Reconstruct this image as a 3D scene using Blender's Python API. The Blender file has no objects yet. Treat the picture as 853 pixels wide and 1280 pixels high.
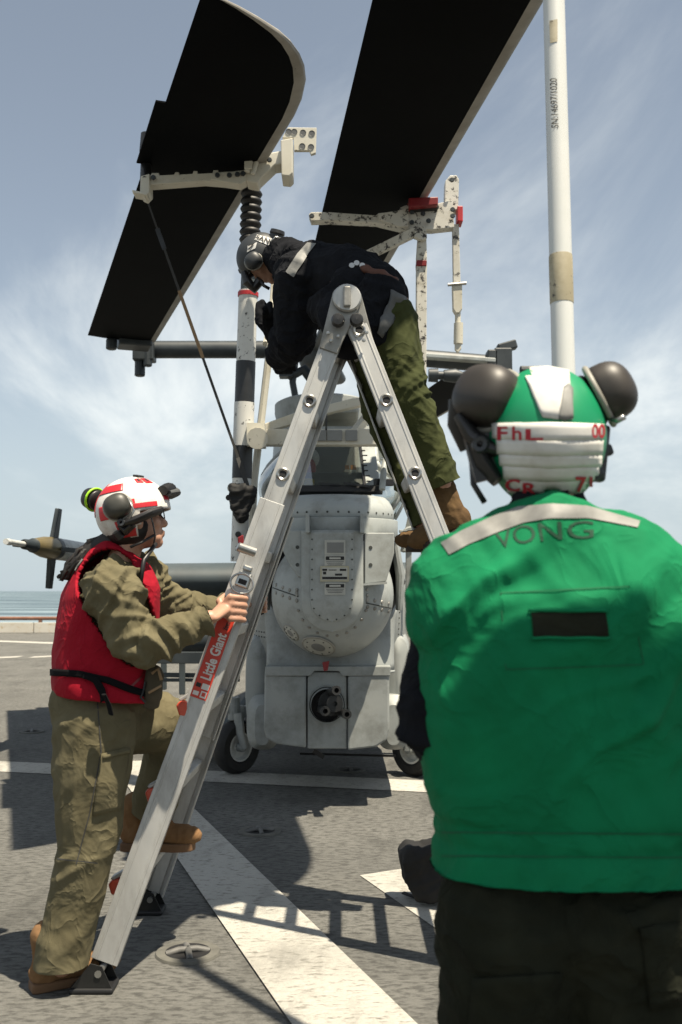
import bpy, bmesh, math, random
import numpy as np
from mathutils import Vector, Matrix, noise
from mathutils.bvhtree import BVHTree
random.seed(7)
V = Vector
scene = bpy.context.scene
COL = scene.collection

# ------------------------------------------------------------------ camera, sky, sun, exposure
CAM_Z, FPX = 1.37, 1244.4
PITCH = math.atan(98 / FPX)
cam_d = bpy.data.cameras.new('camera')
cam_d.sensor_fit = 'VERTICAL'; cam_d.sensor_height = 36.0; cam_d.sensor_width = 24.0
cam_d.lens = 35.0; cam_d.clip_start = 0.05; cam_d.clip_end = 30000
cam_d.dof.use_dof = True; cam_d.dof.focus_distance = 4.6; cam_d.dof.aperture_fstop = 4.5
cam = bpy.data.objects.new('camera', cam_d); COL.objects.link(cam)
cam.location = (0, 0, CAM_Z); cam.rotation_euler = (math.radians(90) + PITCH, 0, 0)
scene.camera = cam

SUN = V((0.27, -0.25, 1.0)).normalized()          # direction towards the sun
sun_el = math.asin(SUN.z); sun_rot = math.atan2(SUN.x, SUN.y)
world = bpy.data.worlds.new('World'); scene.world = world; world.use_nodes = True
wn, wl = world.node_tree.nodes, world.node_tree.links
wn.clear()
def wnode(t, **k):
    n = wn.new(t)
    for a, b in k.items(): setattr(n, a, b)
    return n
w_out = wnode('ShaderNodeOutputWorld'); w_bg = wnode('ShaderNodeBackground')
w_bg.inputs['Strength'].default_value = 0.064
sky = wnode('ShaderNodeTexSky', sky_type='NISHITA', sun_disc=False)
sky.sun_elevation = sun_el; sky.sun_rotation = sun_rot
sky.air_density = 1.0; sky.dust_density = 1.0; sky.ozone_density = 1.2
hsv = wnode('ShaderNodeHueSaturation'); hsv.inputs['Saturation'].default_value = 0.50; hsv.inputs['Value'].default_value = 0.92
wl.new(sky.outputs[0], hsv.inputs['Color'])
tc = wnode('ShaderNodeTexCoord'); sep = wnode('ShaderNodeSeparateXYZ'); wl.new(tc.outputs['Generated'], sep.inputs[0])
def wmath(op, a, b):
    n = wnode('ShaderNodeMath', operation=op)
    for i, v in enumerate((a, b)):
        if isinstance(v, (int, float)): n.inputs[i].default_value = v
        else: wl.new(v, n.inputs[i])
    return n.outputs[0]
zz = wmath('MAXIMUM', wmath('ADD', sep.outputs['Z'], 0.30), 0.12)
cx = wmath('DIVIDE', sep.outputs['X'], zz); cy = wmath('DIVIDE', sep.outputs['Y'], zz)
comb = wnode('ShaderNodeCombineXYZ'); wl.new(cx, comb.inputs[0]); wl.new(cy, comb.inputs[1])
mp = wnode('ShaderNodeMapping'); mp.inputs['Scale'].default_value = (0.85, 0.55, 1); mp.inputs['Rotation'].default_value = (0, 0, 0.5)
mp.inputs['Location'].default_value = (9.2, 1.7, 0)
wl.new(comb.outputs[0], mp.inputs['Vector'])
ns = wnode('ShaderNodeTexNoise'); ns.inputs['Scale'].default_value = 1.25; ns.inputs['Detail'].default_value = 9; ns.inputs['Roughness'].default_value = 0.6; ns.inputs['Distortion'].default_value = 0.5
wl.new(mp.outputs[0], ns.inputs['Vector'])
rmp = wnode('ShaderNodeMapRange'); rmp.interpolation_type = 'SMOOTHSTEP'
rmp.inputs['From Min'].default_value = 0.47; rmp.inputs['From Max'].default_value = 0.72; rmp.inputs['To Max'].default_value = 0.8
wl.new(ns.outputs['Fac'], rmp.inputs['Value'])
mixc = wnode('ShaderNodeMix', data_type='RGBA')
hzf = wnode('ShaderNodeMapRange'); hzf.inputs['From Min'].default_value = 0.0; hzf.inputs['From Max'].default_value = 0.16; wl.new(sep.outputs['Z'], hzf.inputs['Value'])
wl.new(wmath('MULTIPLY', rmp.outputs[0], hzf.outputs[0]), mixc.inputs['Factor']); hzm = wnode('ShaderNodeMapRange'); hzm.interpolation_type = 'SMOOTHSTEP'; hzm.inputs['From Min'].default_value = 0.0; hzm.inputs['From Max'].default_value = 0.30; hzm.inputs['To Min'].default_value = 0.85; hzm.inputs['To Max'].default_value = 0.0; wl.new(sep.outputs['Z'], hzm.inputs['Value'])
hmix = wnode('ShaderNodeMix', data_type='RGBA'); wl.new(hzm.outputs[0], hmix.inputs['Factor']); wl.new(hsv.outputs[0], hmix.inputs['A']); hmix.inputs['B'].default_value = (4.5, 4.9, 5.2, 1)
wl.new(hmix.outputs['Result'], mixc.inputs['A'])
mixc.inputs['B'].default_value = (8.3, 8.1, 7.8, 1)
tint = wnode('ShaderNodeMix', data_type='RGBA', blend_type='MULTIPLY'); tint.inputs['Factor'].default_value = 1.0; wl.new(mixc.outputs['Result'], tint.inputs['A']); tint.inputs['B'].default_value = (0.94, 1.0, 1.01, 1)
wl.new(tint.outputs['Result'], w_bg.inputs['Color']); wl.new(w_bg.outputs[0], w_out.inputs[0])

sun_d = bpy.data.lights.new('sun', 'SUN'); sun_d.energy = 5.0; sun_d.angle = math.radians(0.55); sun_d.color = (1.0, 0.89, 0.71)
sun_o = bpy.data.objects.new('sun', sun_d); COL.objects.link(sun_o)
sun_o.rotation_euler = SUN.to_track_quat('Z', 'Y').to_euler(); sun_o.location = (4, -4, 14)
vs = scene.view_settings
vs.view_transform = 'Standard'; vs.look = 'None'; vs.exposure = 1.12; vs.gamma = 1.0; vs.use_curve_mapping = False
scene.cycles.use_denoising = True
scene.cycles.max_bounces = 6

# ------------------------------------------------------------------ pixel -> place helpers (photo is 853 x 1280)
def ray(px, py):
    u, v = (px - 426.5) / FPX, (640 - py) / FPX
    return V((u, math.cos(PITCH) - v * math.sin(PITCH), math.sin(PITCH) + v * math.cos(PITCH)))
def P(px, py, d):
    r = ray(px, py); return V((0, 0, CAM_Z)) + r * (d / r.y)
def Zp(px, py, z):
    r = ray(px, py); return V((0, 0, CAM_Z)) + r * ((z - CAM_Z) / r.z)
def G(px, py): return Zp(px, py, 0.0)

# ------------------------------------------------------------------ scene helpers
def tag(o, label=None, cat=None, group=None, kind=None):
    if label: o['label'] = label
    if cat: o['category'] = cat
    if group: o['group'] = group
    if kind: o['kind'] = kind
    return o
def empty(name, loc, label=None, cat=None, group=None):
    o = bpy.data.objects.new(name, None); COL.objects.link(o); o.location = loc
    o.empty_display_size = 0.1
    return tag(o, label, cat, group)
def base_of(o):
    t = V((0, 0, 0))
    while o is not None:
        t += o.location; o = o.parent
    return t
def link(name, me, mat=None, parent=None, label=None, smooth=False, loc=None):
    """mesh given in world coordinates -> object; origin set at loc or at the parent's origin"""
    o = bpy.data.objects.new(name, me); COL.objects.link(o)
    if mat is not None:
        me.materials.clear(); me.materials.append(M[mat] if isinstance(mat, str) else mat)
    if smooth:
        for p in me.polygons: p.use_smooth = True
    if loc is not None:
        me.transform(Matrix.Translation(-V(loc))); o.location = loc
    if parent is not None:
        o.parent = parent; pb = base_of(parent)
        if loc is None: o.location = -pb if not parent.get('_local') else (0, 0, 0)
        else: o.location = V(loc) - pb
    if label: o['label'] = label
    return o
def bev(o, w, seg=2):
    m = o.modifiers.new('bevel', 'BEVEL'); m.width = w; m.segments = seg; m.limit_method = 'ANGLE'; m.angle_limit = math.radians(40)
    m.harden_normals = False
    return o
def frame(d, up=V((0, 0, 1))):
    d = V(d).normalized(); up = V(up)
    if abs(d.dot(up.normalized())) > 0.98: up = V((0, 1, 0)) if abs(d.y) < 0.9 else V((1, 0, 0))
    x = up.cross(d).normalized(); y = d.cross(x).normalized()
    return x, y, d

class MB:
    def __init__(self): self.v = []; self.f = []
    def add(self, vs_, fs):
        b = len(self.v); self.v += [tuple(p) for p in vs_]; self.f += [tuple(i + b for i in f) for f in fs]; return self
    def box(self, c, s, ax=None):
        c = V(c); X, Y, Z_ = ax or (V((1, 0, 0)), V((0, 1, 0)), V((0, 0, 1)))
        pts = [c + X * (s[0] / 2 * i) + Y * (s[1] / 2 * j) + Z_ * (s[2] / 2 * k) for k in (-1, 1) for j in (-1, 1) for i in (-1, 1)]
        return self.add(pts, [(0, 2, 3, 1), (4, 5, 7, 6), (0, 1, 5, 4), (2, 6, 7, 3), (0, 4, 6, 2), (1, 3, 7, 5)])
    def beam(self, a, b, w, h, up=(0, 0, 1)):
        a, b = V(a), V(b); x, y, d = frame(b - a, up)
        return self.box((a + b) / 2, (w, h, (b - a).length), (x, y, d))
    def tube(self, pts, r, n=12, cap=True, flat=1.0, up=(0, 0, 1)):
        pts = [V(p) for p in pts]
        if not isinstance(r, (list, tuple)): r = [r] * len(pts)
        rings = []; px = None
        for i, p in enumerate(pts):
            d = (pts[min(i + 1, len(pts) - 1)] - pts[max(i - 1, 0)]).normalized()
            if px is None: x, y, _ = frame(d, up)
            else:
                x = (px - d * px.dot(d)).normalized(); y = d.cross(x)
            px = x
            rings.append([p + x * (math.cos(2 * math.pi * k / n) * r[i]) + y * (math.sin(2 * math.pi * k / n) * r[i] * flat) for k in range(n)])
        vs_ = [q for rg in rings for q in rg]; fs = []
        for i in range(len(pts) - 1):
            for k in range(n):
                a, b = i * n + k, i * n + (k + 1) % n; fs.append((a, b, b + n, a + n))
        if cap:
            fs.append(tuple(range(n - 1, -1, -1))); fs.append(tuple(range((len(pts) - 1) * n, len(pts) * n)))
        return self.add(vs_, fs)
    def cyl(self, a, b, r0, r1=None, n=16): return self.tube([a, b], [r0, r0 if r1 is None else r1], n)
    def lathe(self, prof, o, axis, n=24, cap=False):
        """prof: (radius, height along axis)"""
        o = V(o); x, y, d = frame(axis)
        vs_ = [o + d * h + (x * math.cos(2 * math.pi * k / n) + y * math.sin(2 * math.pi * k / n)) * max(r, 1e-5) for r, h in prof for k in range(n)]
        fs = []
        for i in range(len(prof) - 1):
            for k in range(n):
                a, b = i * n + k, i * n + (k + 1) % n; fs.append((a, b, b + n, a + n))
        if cap:
            fs.append(tuple(range(n - 1, -1, -1))); fs.append(tuple(range((len(prof) - 1) * n, len(prof) * n)))
        return self.add(vs_, fs)
    def ell(self, c, r, ax=None, nu=20, nv=12):
        c = V(c); X, Y, Z_ = ax or (V((1, 0, 0)), V((0, 1, 0)), V((0, 0, 1)))
        vs_ = [c + Z_ * r[2]]; fs = []
        for j in range(1, nv):
            t = math.pi * j / nv
            for i in range(nu):
                p = 2 * math.pi * i / nu
                vs_.append(c + X * (r[0] * math.sin(t) * math.cos(p)) + Y * (r[1] * math.sin(t) * math.sin(p)) + Z_ * (r[2] * math.cos(t)))
        vs_.append(c - Z_ * r[2]); L = len(vs_) - 1
        for i in range(nu): fs.append((0, 1 + i, 1 + (i + 1) % nu)); fs.append((L, L - nu + (i + 1) % nu, L - nu + i))
        for j in range(nv - 2):
            for i in range(nu):
                a = 1 + j * nu + i; b = 1 + j * nu + (i + 1) % nu; fs.append((a, a + nu, b + nu, b))
        return self.add(vs_, fs)
    def prism(self, pts, ext):
        """closed polygon of world points extruded by vector ext"""
        pts = [V(p) for p in pts]; n = len(pts); ext = V(ext)
        vs_ = pts + [p + ext for p in pts]
        fs = [tuple(range(n)), tuple(range(2 * n - 1, n - 1, -1))] + [(i, i + n, (i + 1) % n + n, (i + 1) % n) for i in range(n)]
        return self.add(vs_, fs)
    def plate(self, px, d, thick, dy=None):
        """polygon given by its photo corners, standing at distance d, 'thick' metres deep"""
        return self.prism([P(x, y, d) for x, y in px], (0, thick, 0))
    def grid(self, fn, nu, nv):
        vs_ = [fn(i / nu, j / nv) for j in range(nv + 1) for i in range(nu + 1)]
        return self.add(vs_, [(j * (nu + 1) + i, j * (nu + 1) + i + 1, (j + 1) * (nu + 1) + i + 1, (j + 1) * (nu + 1) + i) for j in range(nv) for i in range(nu)])
    def mesh(self, name='m', fix=True):
        me = bpy.data.meshes.new(name); me.from_pydata(self.v, [], self.f)
        if fix:
            bm = bmesh.new(); bm.from_mesh(me); bmesh.ops.recalc_face_normals(bm, faces=bm.faces); bm.to_mesh(me); bm.free()
        me.update(); return me
    def build(self, name, mat, parent=None, smooth=False, bevel=0, label=None, loc=None, solid=0):
        o = link(name, self.mesh(name), mat, parent, label, smooth, loc)
        if smooth == 'auto':
            me = o.data
            for p in me.polygons: p.use_smooth = True
            me.set_sharp_from_angle(angle=math.radians(38))
        if solid:
            s = o.modifiers.new('solid', 'SOLIDIFY'); s.thickness = solid; s.offset = 0
        if bevel: bev(o, bevel)
        return o

# ------------------------------------------------------------------ materials
M = {}
ALB = 0.71                      # all paints and cloths scaled darker: deep shade put into base colours against raised exposure
def mat(name, col, rough=0.6, metal=0.0, col2=None, scale=6.0, lo=0.4, hi=0.65, bump=0.0, bscale=60.0, bdist=0.002, stretch=(1, 1, 1),
        chip=None, chipscale=14.0, chipcut=0.6, rough2=None, grime=None, gscale=2.5, weave=0.0, spec=0.5, streak=None, crease=0.0):
    m = bpy.data.materials.new(name); m.use_nodes = True; nt = m.node_tree; N, L = nt.nodes, nt.links
    b = N['Principled BSDF']; b.inputs['Roughness'].default_value = rough; b.inputs['Metallic'].default_value = metal
    b.inputs['Specular IOR Level'].default_value = spec
    t = N.new('ShaderNodeTexCoord'); mpn = N.new('ShaderNodeMapping'); mpn.inputs['Scale'].default_value = stretch
    L.new(t.outputs['Object'], mpn.inputs['Vector'])
    def nz(sc, det=5, ro=0.6, src=None):
        n = N.new('ShaderNodeTexNoise'); n.inputs['Scale'].default_value = sc; n.inputs['Detail'].default_value = det; n.inputs['Roughness'].default_value = ro
        L.new((src or mpn.outputs[0]), n.inputs['Vector']); return n.outputs['Fac']
    def rng(s, a, b_, t0=0.0, t1=1.0):
        n = N.new('ShaderNodeMapRange'); n.inputs['From Min'].default_value = a; n.inputs['From Max'].default_value = b_
        n.inputs['To Min'].default_value = t0; n.inputs['To Max'].default_value = t1; L.new(s, n.inputs['Value']); return n.outputs[0]
    def mix(f, a, b_):
        n = N.new('ShaderNodeMix'); n.data_type = 'RGBA'
        L.new(f, n.inputs['Factor'])
        for k, c in (('A', a), ('B', b_)):
            if isinstance(c, tuple): n.inputs[k].default_value = (*c, 1)
            else: L.new(c, n.inputs[k])
        return n.outputs['Result']
    c2 = col2 or tuple(min(1, c * 1.18) for c in col)
    sc_ = lambda t_: tuple(c * ALB for c in t_) if t_ else t_
    col, c2, grime, streak, chip = sc_(col), sc_(c2), sc_(grime), sc_(streak), sc_(chip)
    out = mix(rng(nz(scale), lo, hi), col, c2)
    if grime: out = mix(rng(nz(gscale, 8, 0.7), 0.48, 0.72, 0, 0.75), out, grime)
    if streak: out = mix(rng(nz(9, 6, 0.65, None), 0.56, 0.66, 0, 0.8), out, streak)
    if chip:
        f = rng(nz(chipscale, 7, 0.75, t.outputs['Object']), chipcut, chipcut + 0.02); out = mix(f, out, chip)
    L.new(out, b.inputs['Base Color'])
    if rough2 is not None: L.new(rng(nz(scale * 2.3), 0.35, 0.65, rough, rough2), b.inputs['Roughness'])
    if bump or weave:
        bp = N.new('ShaderNodeBump'); bp.inputs['Strength'].default_value = bump or weave; bp.inputs['Distance'].default_value = bdist
        L.new(nz(bscale, 4, 0.6), bp.inputs['Height']); L.new(bp.outputs[0], b.inputs['Normal'])
        if crease:
            n1 = N.new('ShaderNodeTexNoise'); n1.inputs['Scale'].default_value = 7.0; n1.inputs['Detail'].default_value = 3; n1.inputs['Roughness'].default_value = 0.5; n1.inputs['Distortion'].default_value = 0.6; L.new(t.outputs['Object'], n1.inputs['Vector'])
            s1 = N.new('ShaderNodeMath'); s1.operation = 'SUBTRACT'; L.new(n1.outputs['Fac'], s1.inputs[0]); s1.inputs[1].default_value = 0.5
            s2 = N.new('ShaderNodeMath'); s2.operation = 'ABSOLUTE'; L.new(s1.outputs[0], s2.inputs[0])
            s3 = N.new('ShaderNodeMath'); s3.operation = 'POWER'; L.new(s2.outputs[0], s3.inputs[0]); s3.inputs[1].default_value = 0.7
            b2 = N.new('ShaderNodeBump'); b2.invert = True; b2.inputs['Strength'].default_value = 1.0; b2.inputs['Distance'].default_value = crease; L.new(s3.outputs[0], b2.inputs['Height']); L.new(b2.outputs[0], bp.inputs['Normal'])
    M[name] = m; return m

mat('heli_grey', (0.325, 0.348, 0.342), 0.5, col2=(0.385, 0.405, 0.392), scale=3, grime=(0.15, 0.153, 0.138), gscale=4.5, bump=0.1, bscale=30, spec=0.35)
mat('heli_pale', (0.405, 0.435, 0.425), 0.45, col2=(0.46, 0.485, 0.47), scale=3, grime=(0.225, 0.225, 0.195), gscale=5, spec=0.35)
mat('heli_dark', (0.055, 0.075, 0.085), 0.55, col2=(0.075, 0.095, 0.105), scale=3, grime=(0.04, 0.05, 0.055))
mat('seam', (0.05, 0.055, 0.05), 0.8)
mat('hole_black', (0.006, 0.006, 0.007), 0.7)
mat('blade_black', (0.0022, 0.0028, 0.0034), 0.7, col2=(0.0035, 0.0043, 0.005), scale=2, spec=0.04)
mat('webbing_black', (0.009, 0.009, 0.010), 0.95, spec=0.08, bump=0.3, bscale=300, bdist=0.001)
mat('blade_strip', (0.27, 0.25, 0.215), 0.55, col2=(0.37, 0.35, 0.31), scale=5, chip=(0.10, 0.095, 0.085), chipscale=26, chipcut=0.66)
mat('hub_dark', (0.022, 0.03, 0.035), 0.5, col2=(0.04, 0.05, 0.055))
mat('rack_cream', (0.70, 0.67, 0.56), 0.5, col2=(0.77, 0.74, 0.64), scale=5, grime=(0.52, 0.47, 0.34), gscale=5, chip=(0.05, 0.045, 0.04), chipscale=30, chipcut=0.64)
mat('rack_worn', (0.70, 0.68, 0.60), 0.5, col2=(0.77, 0.75, 0.68), scale=5, grime=(0.45, 0.41, 0.31), gscale=6, chip=(0.035, 0.03, 0.028), chipscale=24, chipcut=0.56)
mat('strut_white', (0.74, 0.74, 0.70), 0.45, col2=(0.80, 0.80, 0.76), chip=(0.03, 0.03, 0.03), chipscale=20, chipcut=0.585)
mat('strut_black', (0.012, 0.014, 0.017), 0.45, col2=(0.03, 0.033, 0.037), chip=(0.6, 0.6, 0.57), chipscale=18, chipcut=0.72)
mat('rubber', (0.008, 0.008, 0.009), 0.55)
mat('tyre', (0.011, 0.011, 0.011), 0.75, col2=(0.022, 0.021, 0.02), scale=20)
mat('red_paint', (0.48, 0.02, 0.025), 0.45)
mat('dark_red', (0.22, 0.008, 0.012), 0.45)
mat('orange_plastic', (0.66, 0.09, 0.045), 0.4)
mat('aluminium', (0.56, 0.56, 0.54), 0.42, metal=0.55, col2=(0.65, 0.65, 0.63), scale=7, rough2=0.6, grime=(0.36, 0.35, 0.33), gscale=9, stretch=(1, 1, 0.35), bump=0.05, bscale=90)
mat('aluminium_dull', (0.34, 0.335, 0.31), 0.5, metal=0.5, col2=(0.43, 0.42, 0.39), scale=9, grime=(0.16, 0.15, 0.13), gscale=10)
mat('steel', (0.5, 0.5, 0.48), 0.3, metal=0.9)
mat('gunmetal', (0.035, 0.036, 0.036), 0.35, metal=0.6, col2=(0.06, 0.06, 0.06))
mat('white_rim', (0.68, 0.69, 0.66), 0.45, grime=(0.35, 0.35, 0.32), gscale=14)
mat('pole_white', (0.76, 0.78, 0.76), 0.4, col2=(0.81, 0.82, 0.80), chip=(0.16, 0.15, 0.13), chipscale=26, chipcut=0.735)
mat('pole_tape', (0.42, 0.37, 0.25), 0.7, col2=(0.58, 0.52, 0.38), scale=16, chip=(0.07, 0.06, 0.05), chipscale=26, chipcut=0.60)
mat('olive', (0.140, 0.122, 0.070), 0.9, col2=(0.175, 0.155, 0.092), scale=8, bump=0.5, bscale=260, bdist=0.0012, spec=0.15, crease=0.014)
mat('olive_green', (0.047, 0.056, 0.019), 0.9, col2=(0.066, 0.075, 0.027), scale=8, bump=0.5, bscale=260, bdist=0.0012, spec=0.15, crease=0.014)
mat('dark_trouser', (0.018, 0.020, 0.013), 0.95, col2=(0.028, 0.030, 0.019), scale=8, bump=0.5, bscale=240, bdist=0.0015, spec=0.1, crease=0.03)
mat('navy_cloth', (0.010, 0.011, 0.014), 0.95, col2=(0.016, 0.017, 0.021), scale=8, bump=0.4, bscale=200, spec=0.1, crease=0.03)
mat('red_cloth', (0.34, 0.003, 0.017), 0.85, col2=(0.40, 0.006, 0.023), scale=5, bump=0.35, bscale=220, bdist=0.001, spec=0.2, crease=0.016)
mat('green_cloth', (0.0, 0.175, 0.066), 0.85, col2=(0.001, 0.215, 0.082), scale=5, bump=0.35, bscale=260, bdist=0.001, spec=0.2, crease=0.014)
mat('green_seam', (0.0, 0.105, 0.040), 0.9)
mat('reflective', (0.20, 0.20, 0.19), 0.6, col2=(0.28, 0.28, 0.265), scale=24, grime=(0.24, 0.24, 0.225), gscale=18)
mat('reflective_dim', (0.085, 0.09, 0.092), 0.6, col2=(0.11, 0.115, 0.115), scale=20)
mat('tape_white', (0.72, 0.71, 0.68), 0.6, col2=(0.80, 0.79, 0.76), scale=14, grime=(0.55, 0.52, 0.46), gscale=16)
mat('helmet_white', (0.74, 0.73, 0.69), 0.45, grime=(0.5, 0.44, 0.36), gscale=16, chip=(0.30, 0.25, 0.2), chipscale=30, chipcut=0.70)
mat('helmet_red', (0.58, 0.02, 0.03), 0.4)
mat('helmet_green', (0.0, 0.26, 0.105), 0.45, col2=(0.0, 0.31, 0.125))
mat('helmet_dark', (0.03, 0.034, 0.038), 0.5)
mat('black_plastic', (0.012, 0.012, 0.013), 0.42, col2=(0.02, 0.02, 0.021))
mat('cup_olive', (0.042, 0.042, 0.034), 0.48, col2=(0.055, 0.054, 0.044), scale=12)
mat('cup_brown', (0.030, 0.025, 0.020), 0.5, col2=(0.042, 0.034, 0.027), scale=10)
mat('rim_grey', (0.30, 0.29, 0.25), 0.5)
mat('lime', (0.35, 0.75, 0.02), 0.5)
mat('skin', (0.50, 0.27, 0.18), 0.5, col2=(0.56, 0.31, 0.21), scale=14, bump=0.15, bscale=160, bdist=0.0008)
mat('hair', (0.012, 0.009, 0.007), 0.55)
mat('suede', (0.22, 0.125, 0.06), 0.9, col2=(0.28, 0.16, 0.078), scale=12, grime=(0.22, 0.10, 0.035), gscale=10, bump=0.3, bscale=160, spec=0.15)
mat('suede_brown', (0.12, 0.074, 0.038), 0.95, col2=(0.17, 0.105, 0.05), scale=14, grime=(0.10, 0.06, 0.025), gscale=12, bump=0.4, bscale=140, spec=0.1)
mat('sole', (0.16, 0.085, 0.04), 0.8)
mat('sole_dark', (0.03, 0.022, 0.016), 0.85)
mat('glove', (0.06, 0.05, 0.03), 0.9, col2=(0.09, 0.07, 0.04), bump=0.3, bscale=120)
mat('strap_tan', (0.30, 0.20, 0.11), 0.9)
mat('strap_grey', (0.05, 0.05, 0.048), 0.9)
mat('brown_leather', (0.10, 0.032, 0.014), 0.7)
mat('ink_black', (0.015, 0.015, 0.015), 0.7)
mat('ink_red', (0.45, 0.015, 0.03), 0.7)
mat('ink_green', (0.004, 0.055, 0.025), 0.85)
mat('sticker_red', (0.72, 0.05, 0.02), 0.45, col2=(0.62, 0.045, 0.02), scale=12, chip=(0.5, 0.45, 0.4), chipscale=30, chipcut=0.70)
mat('sticker_white', (0.78, 0.77, 0.73), 0.5)
mat('placard', (0.50, 0.50, 0.45), 0.5)
mat('placard_tan', (0.47, 0.44, 0.32), 0.5)
mat('placard_grey', (0.23, 0.235, 0.225), 0.55)
mat('gold_olive', (0.21, 0.165, 0.075), 0.4, metal=0.35)
mat('rust', (0.20, 0.085, 0.05), 0.8, col2=(0.27, 0.13, 0.08), scale=3)
mat('coaming', (0.68, 0.63, 0.53), 0.6, col2=(0.74, 0.70, 0.61), scale=1.2, streak=(0.55, 0.40, 0.22))
mat('fitting_iron', (0.10, 0.10, 0.095), 0.6, col2=(0.16, 0.155, 0.145), scale=16, bump=0.3, bscale=40)
mat('fitting_collar', (0.10, 0.098, 0.085), 0.85, col2=(0.15, 0.145, 0.125), scale=16, bump=0.4, bscale=60)
mat('bag_black', (0.006, 0.006, 0.006), 0.8, bump=0.3, bscale=80)
mat('panel_dark', (0.06, 0.064, 0.06), 0.6)
mat('seat_grey', (0.16, 0.165, 0.15), 0.8)
mat('orange_label', (0.75, 0.28, 0.03), 0.6)
mat('sleeve_white', (0.6, 0.6, 0.58), 0.8)
mat('yellow', (0.6, 0.45, 0.02), 0.6)

def glass(name, tint, rough=0.03, tr=0.75):
    m = bpy.data.materials.new(name); m.use_nodes = True; N, L = m.node_tree.nodes, m.node_tree.links; N.clear()
    o = N.new('ShaderNodeOutputMaterial'); mx = N.new('ShaderNodeMixShader'); gl = N.new('ShaderNodeBsdfGlossy'); tp = N.new('ShaderNodeBsdfTransparent')
    df = N.new('ShaderNodeBsdfDiffuse'); mx2 = N.new('ShaderNodeMixShader'); lw = N.new('ShaderNodeLayerWeight'); lw.inputs[0].default_value = 0.35; fr = N.new('ShaderNodeMapRange'); fr.inputs[3].default_value = 0.05; fr.inputs[4].default_value = 0.75; L.new(lw.outputs['Facing'], fr.inputs[0])
    gl.inputs['Roughness'].default_value = rough; tp.inputs['Color'].default_value = (*tint, 1); df.inputs['Color'].default_value = (0.30, 0.32, 0.29, 1)
    t = N.new('ShaderNodeTexCoord'); n = N.new('ShaderNodeTexNoise'); n.inputs['Scale'].default_value = 45; n.inputs['Detail'].default_value = 6
    r = N.new('ShaderNodeMapRange'); r.inputs['From Min'].default_value = 0.5; r.inputs['From Max'].default_value = 0.85; r.inputs['To Max'].default_value = 0.55; r.inputs['To Min'].default_value = 0.28
    L.new(t.outputs['Object'], n.inputs['Vector']); L.new(n.outputs['Fac'], r.inputs['Value'])
    L.new(r.outputs[0], mx2.inputs[0]); L.new(tp.outputs[0], mx2.inputs[1]); L.new(df.outputs[0], mx2.inputs[2])
    L.new(fr.outputs[0], mx.inputs[0]); L.new(mx2.outputs[0], mx.inputs[1]); L.new(gl.outputs[0], mx.inputs[2]); L.new(mx.outputs[0], o.inputs[0])
    M[name] = m
glass('canopy_glass', (0.80, 0.86, 0.82)); glass('lens_glass', (0.85, 0.85, 0.83))

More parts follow.
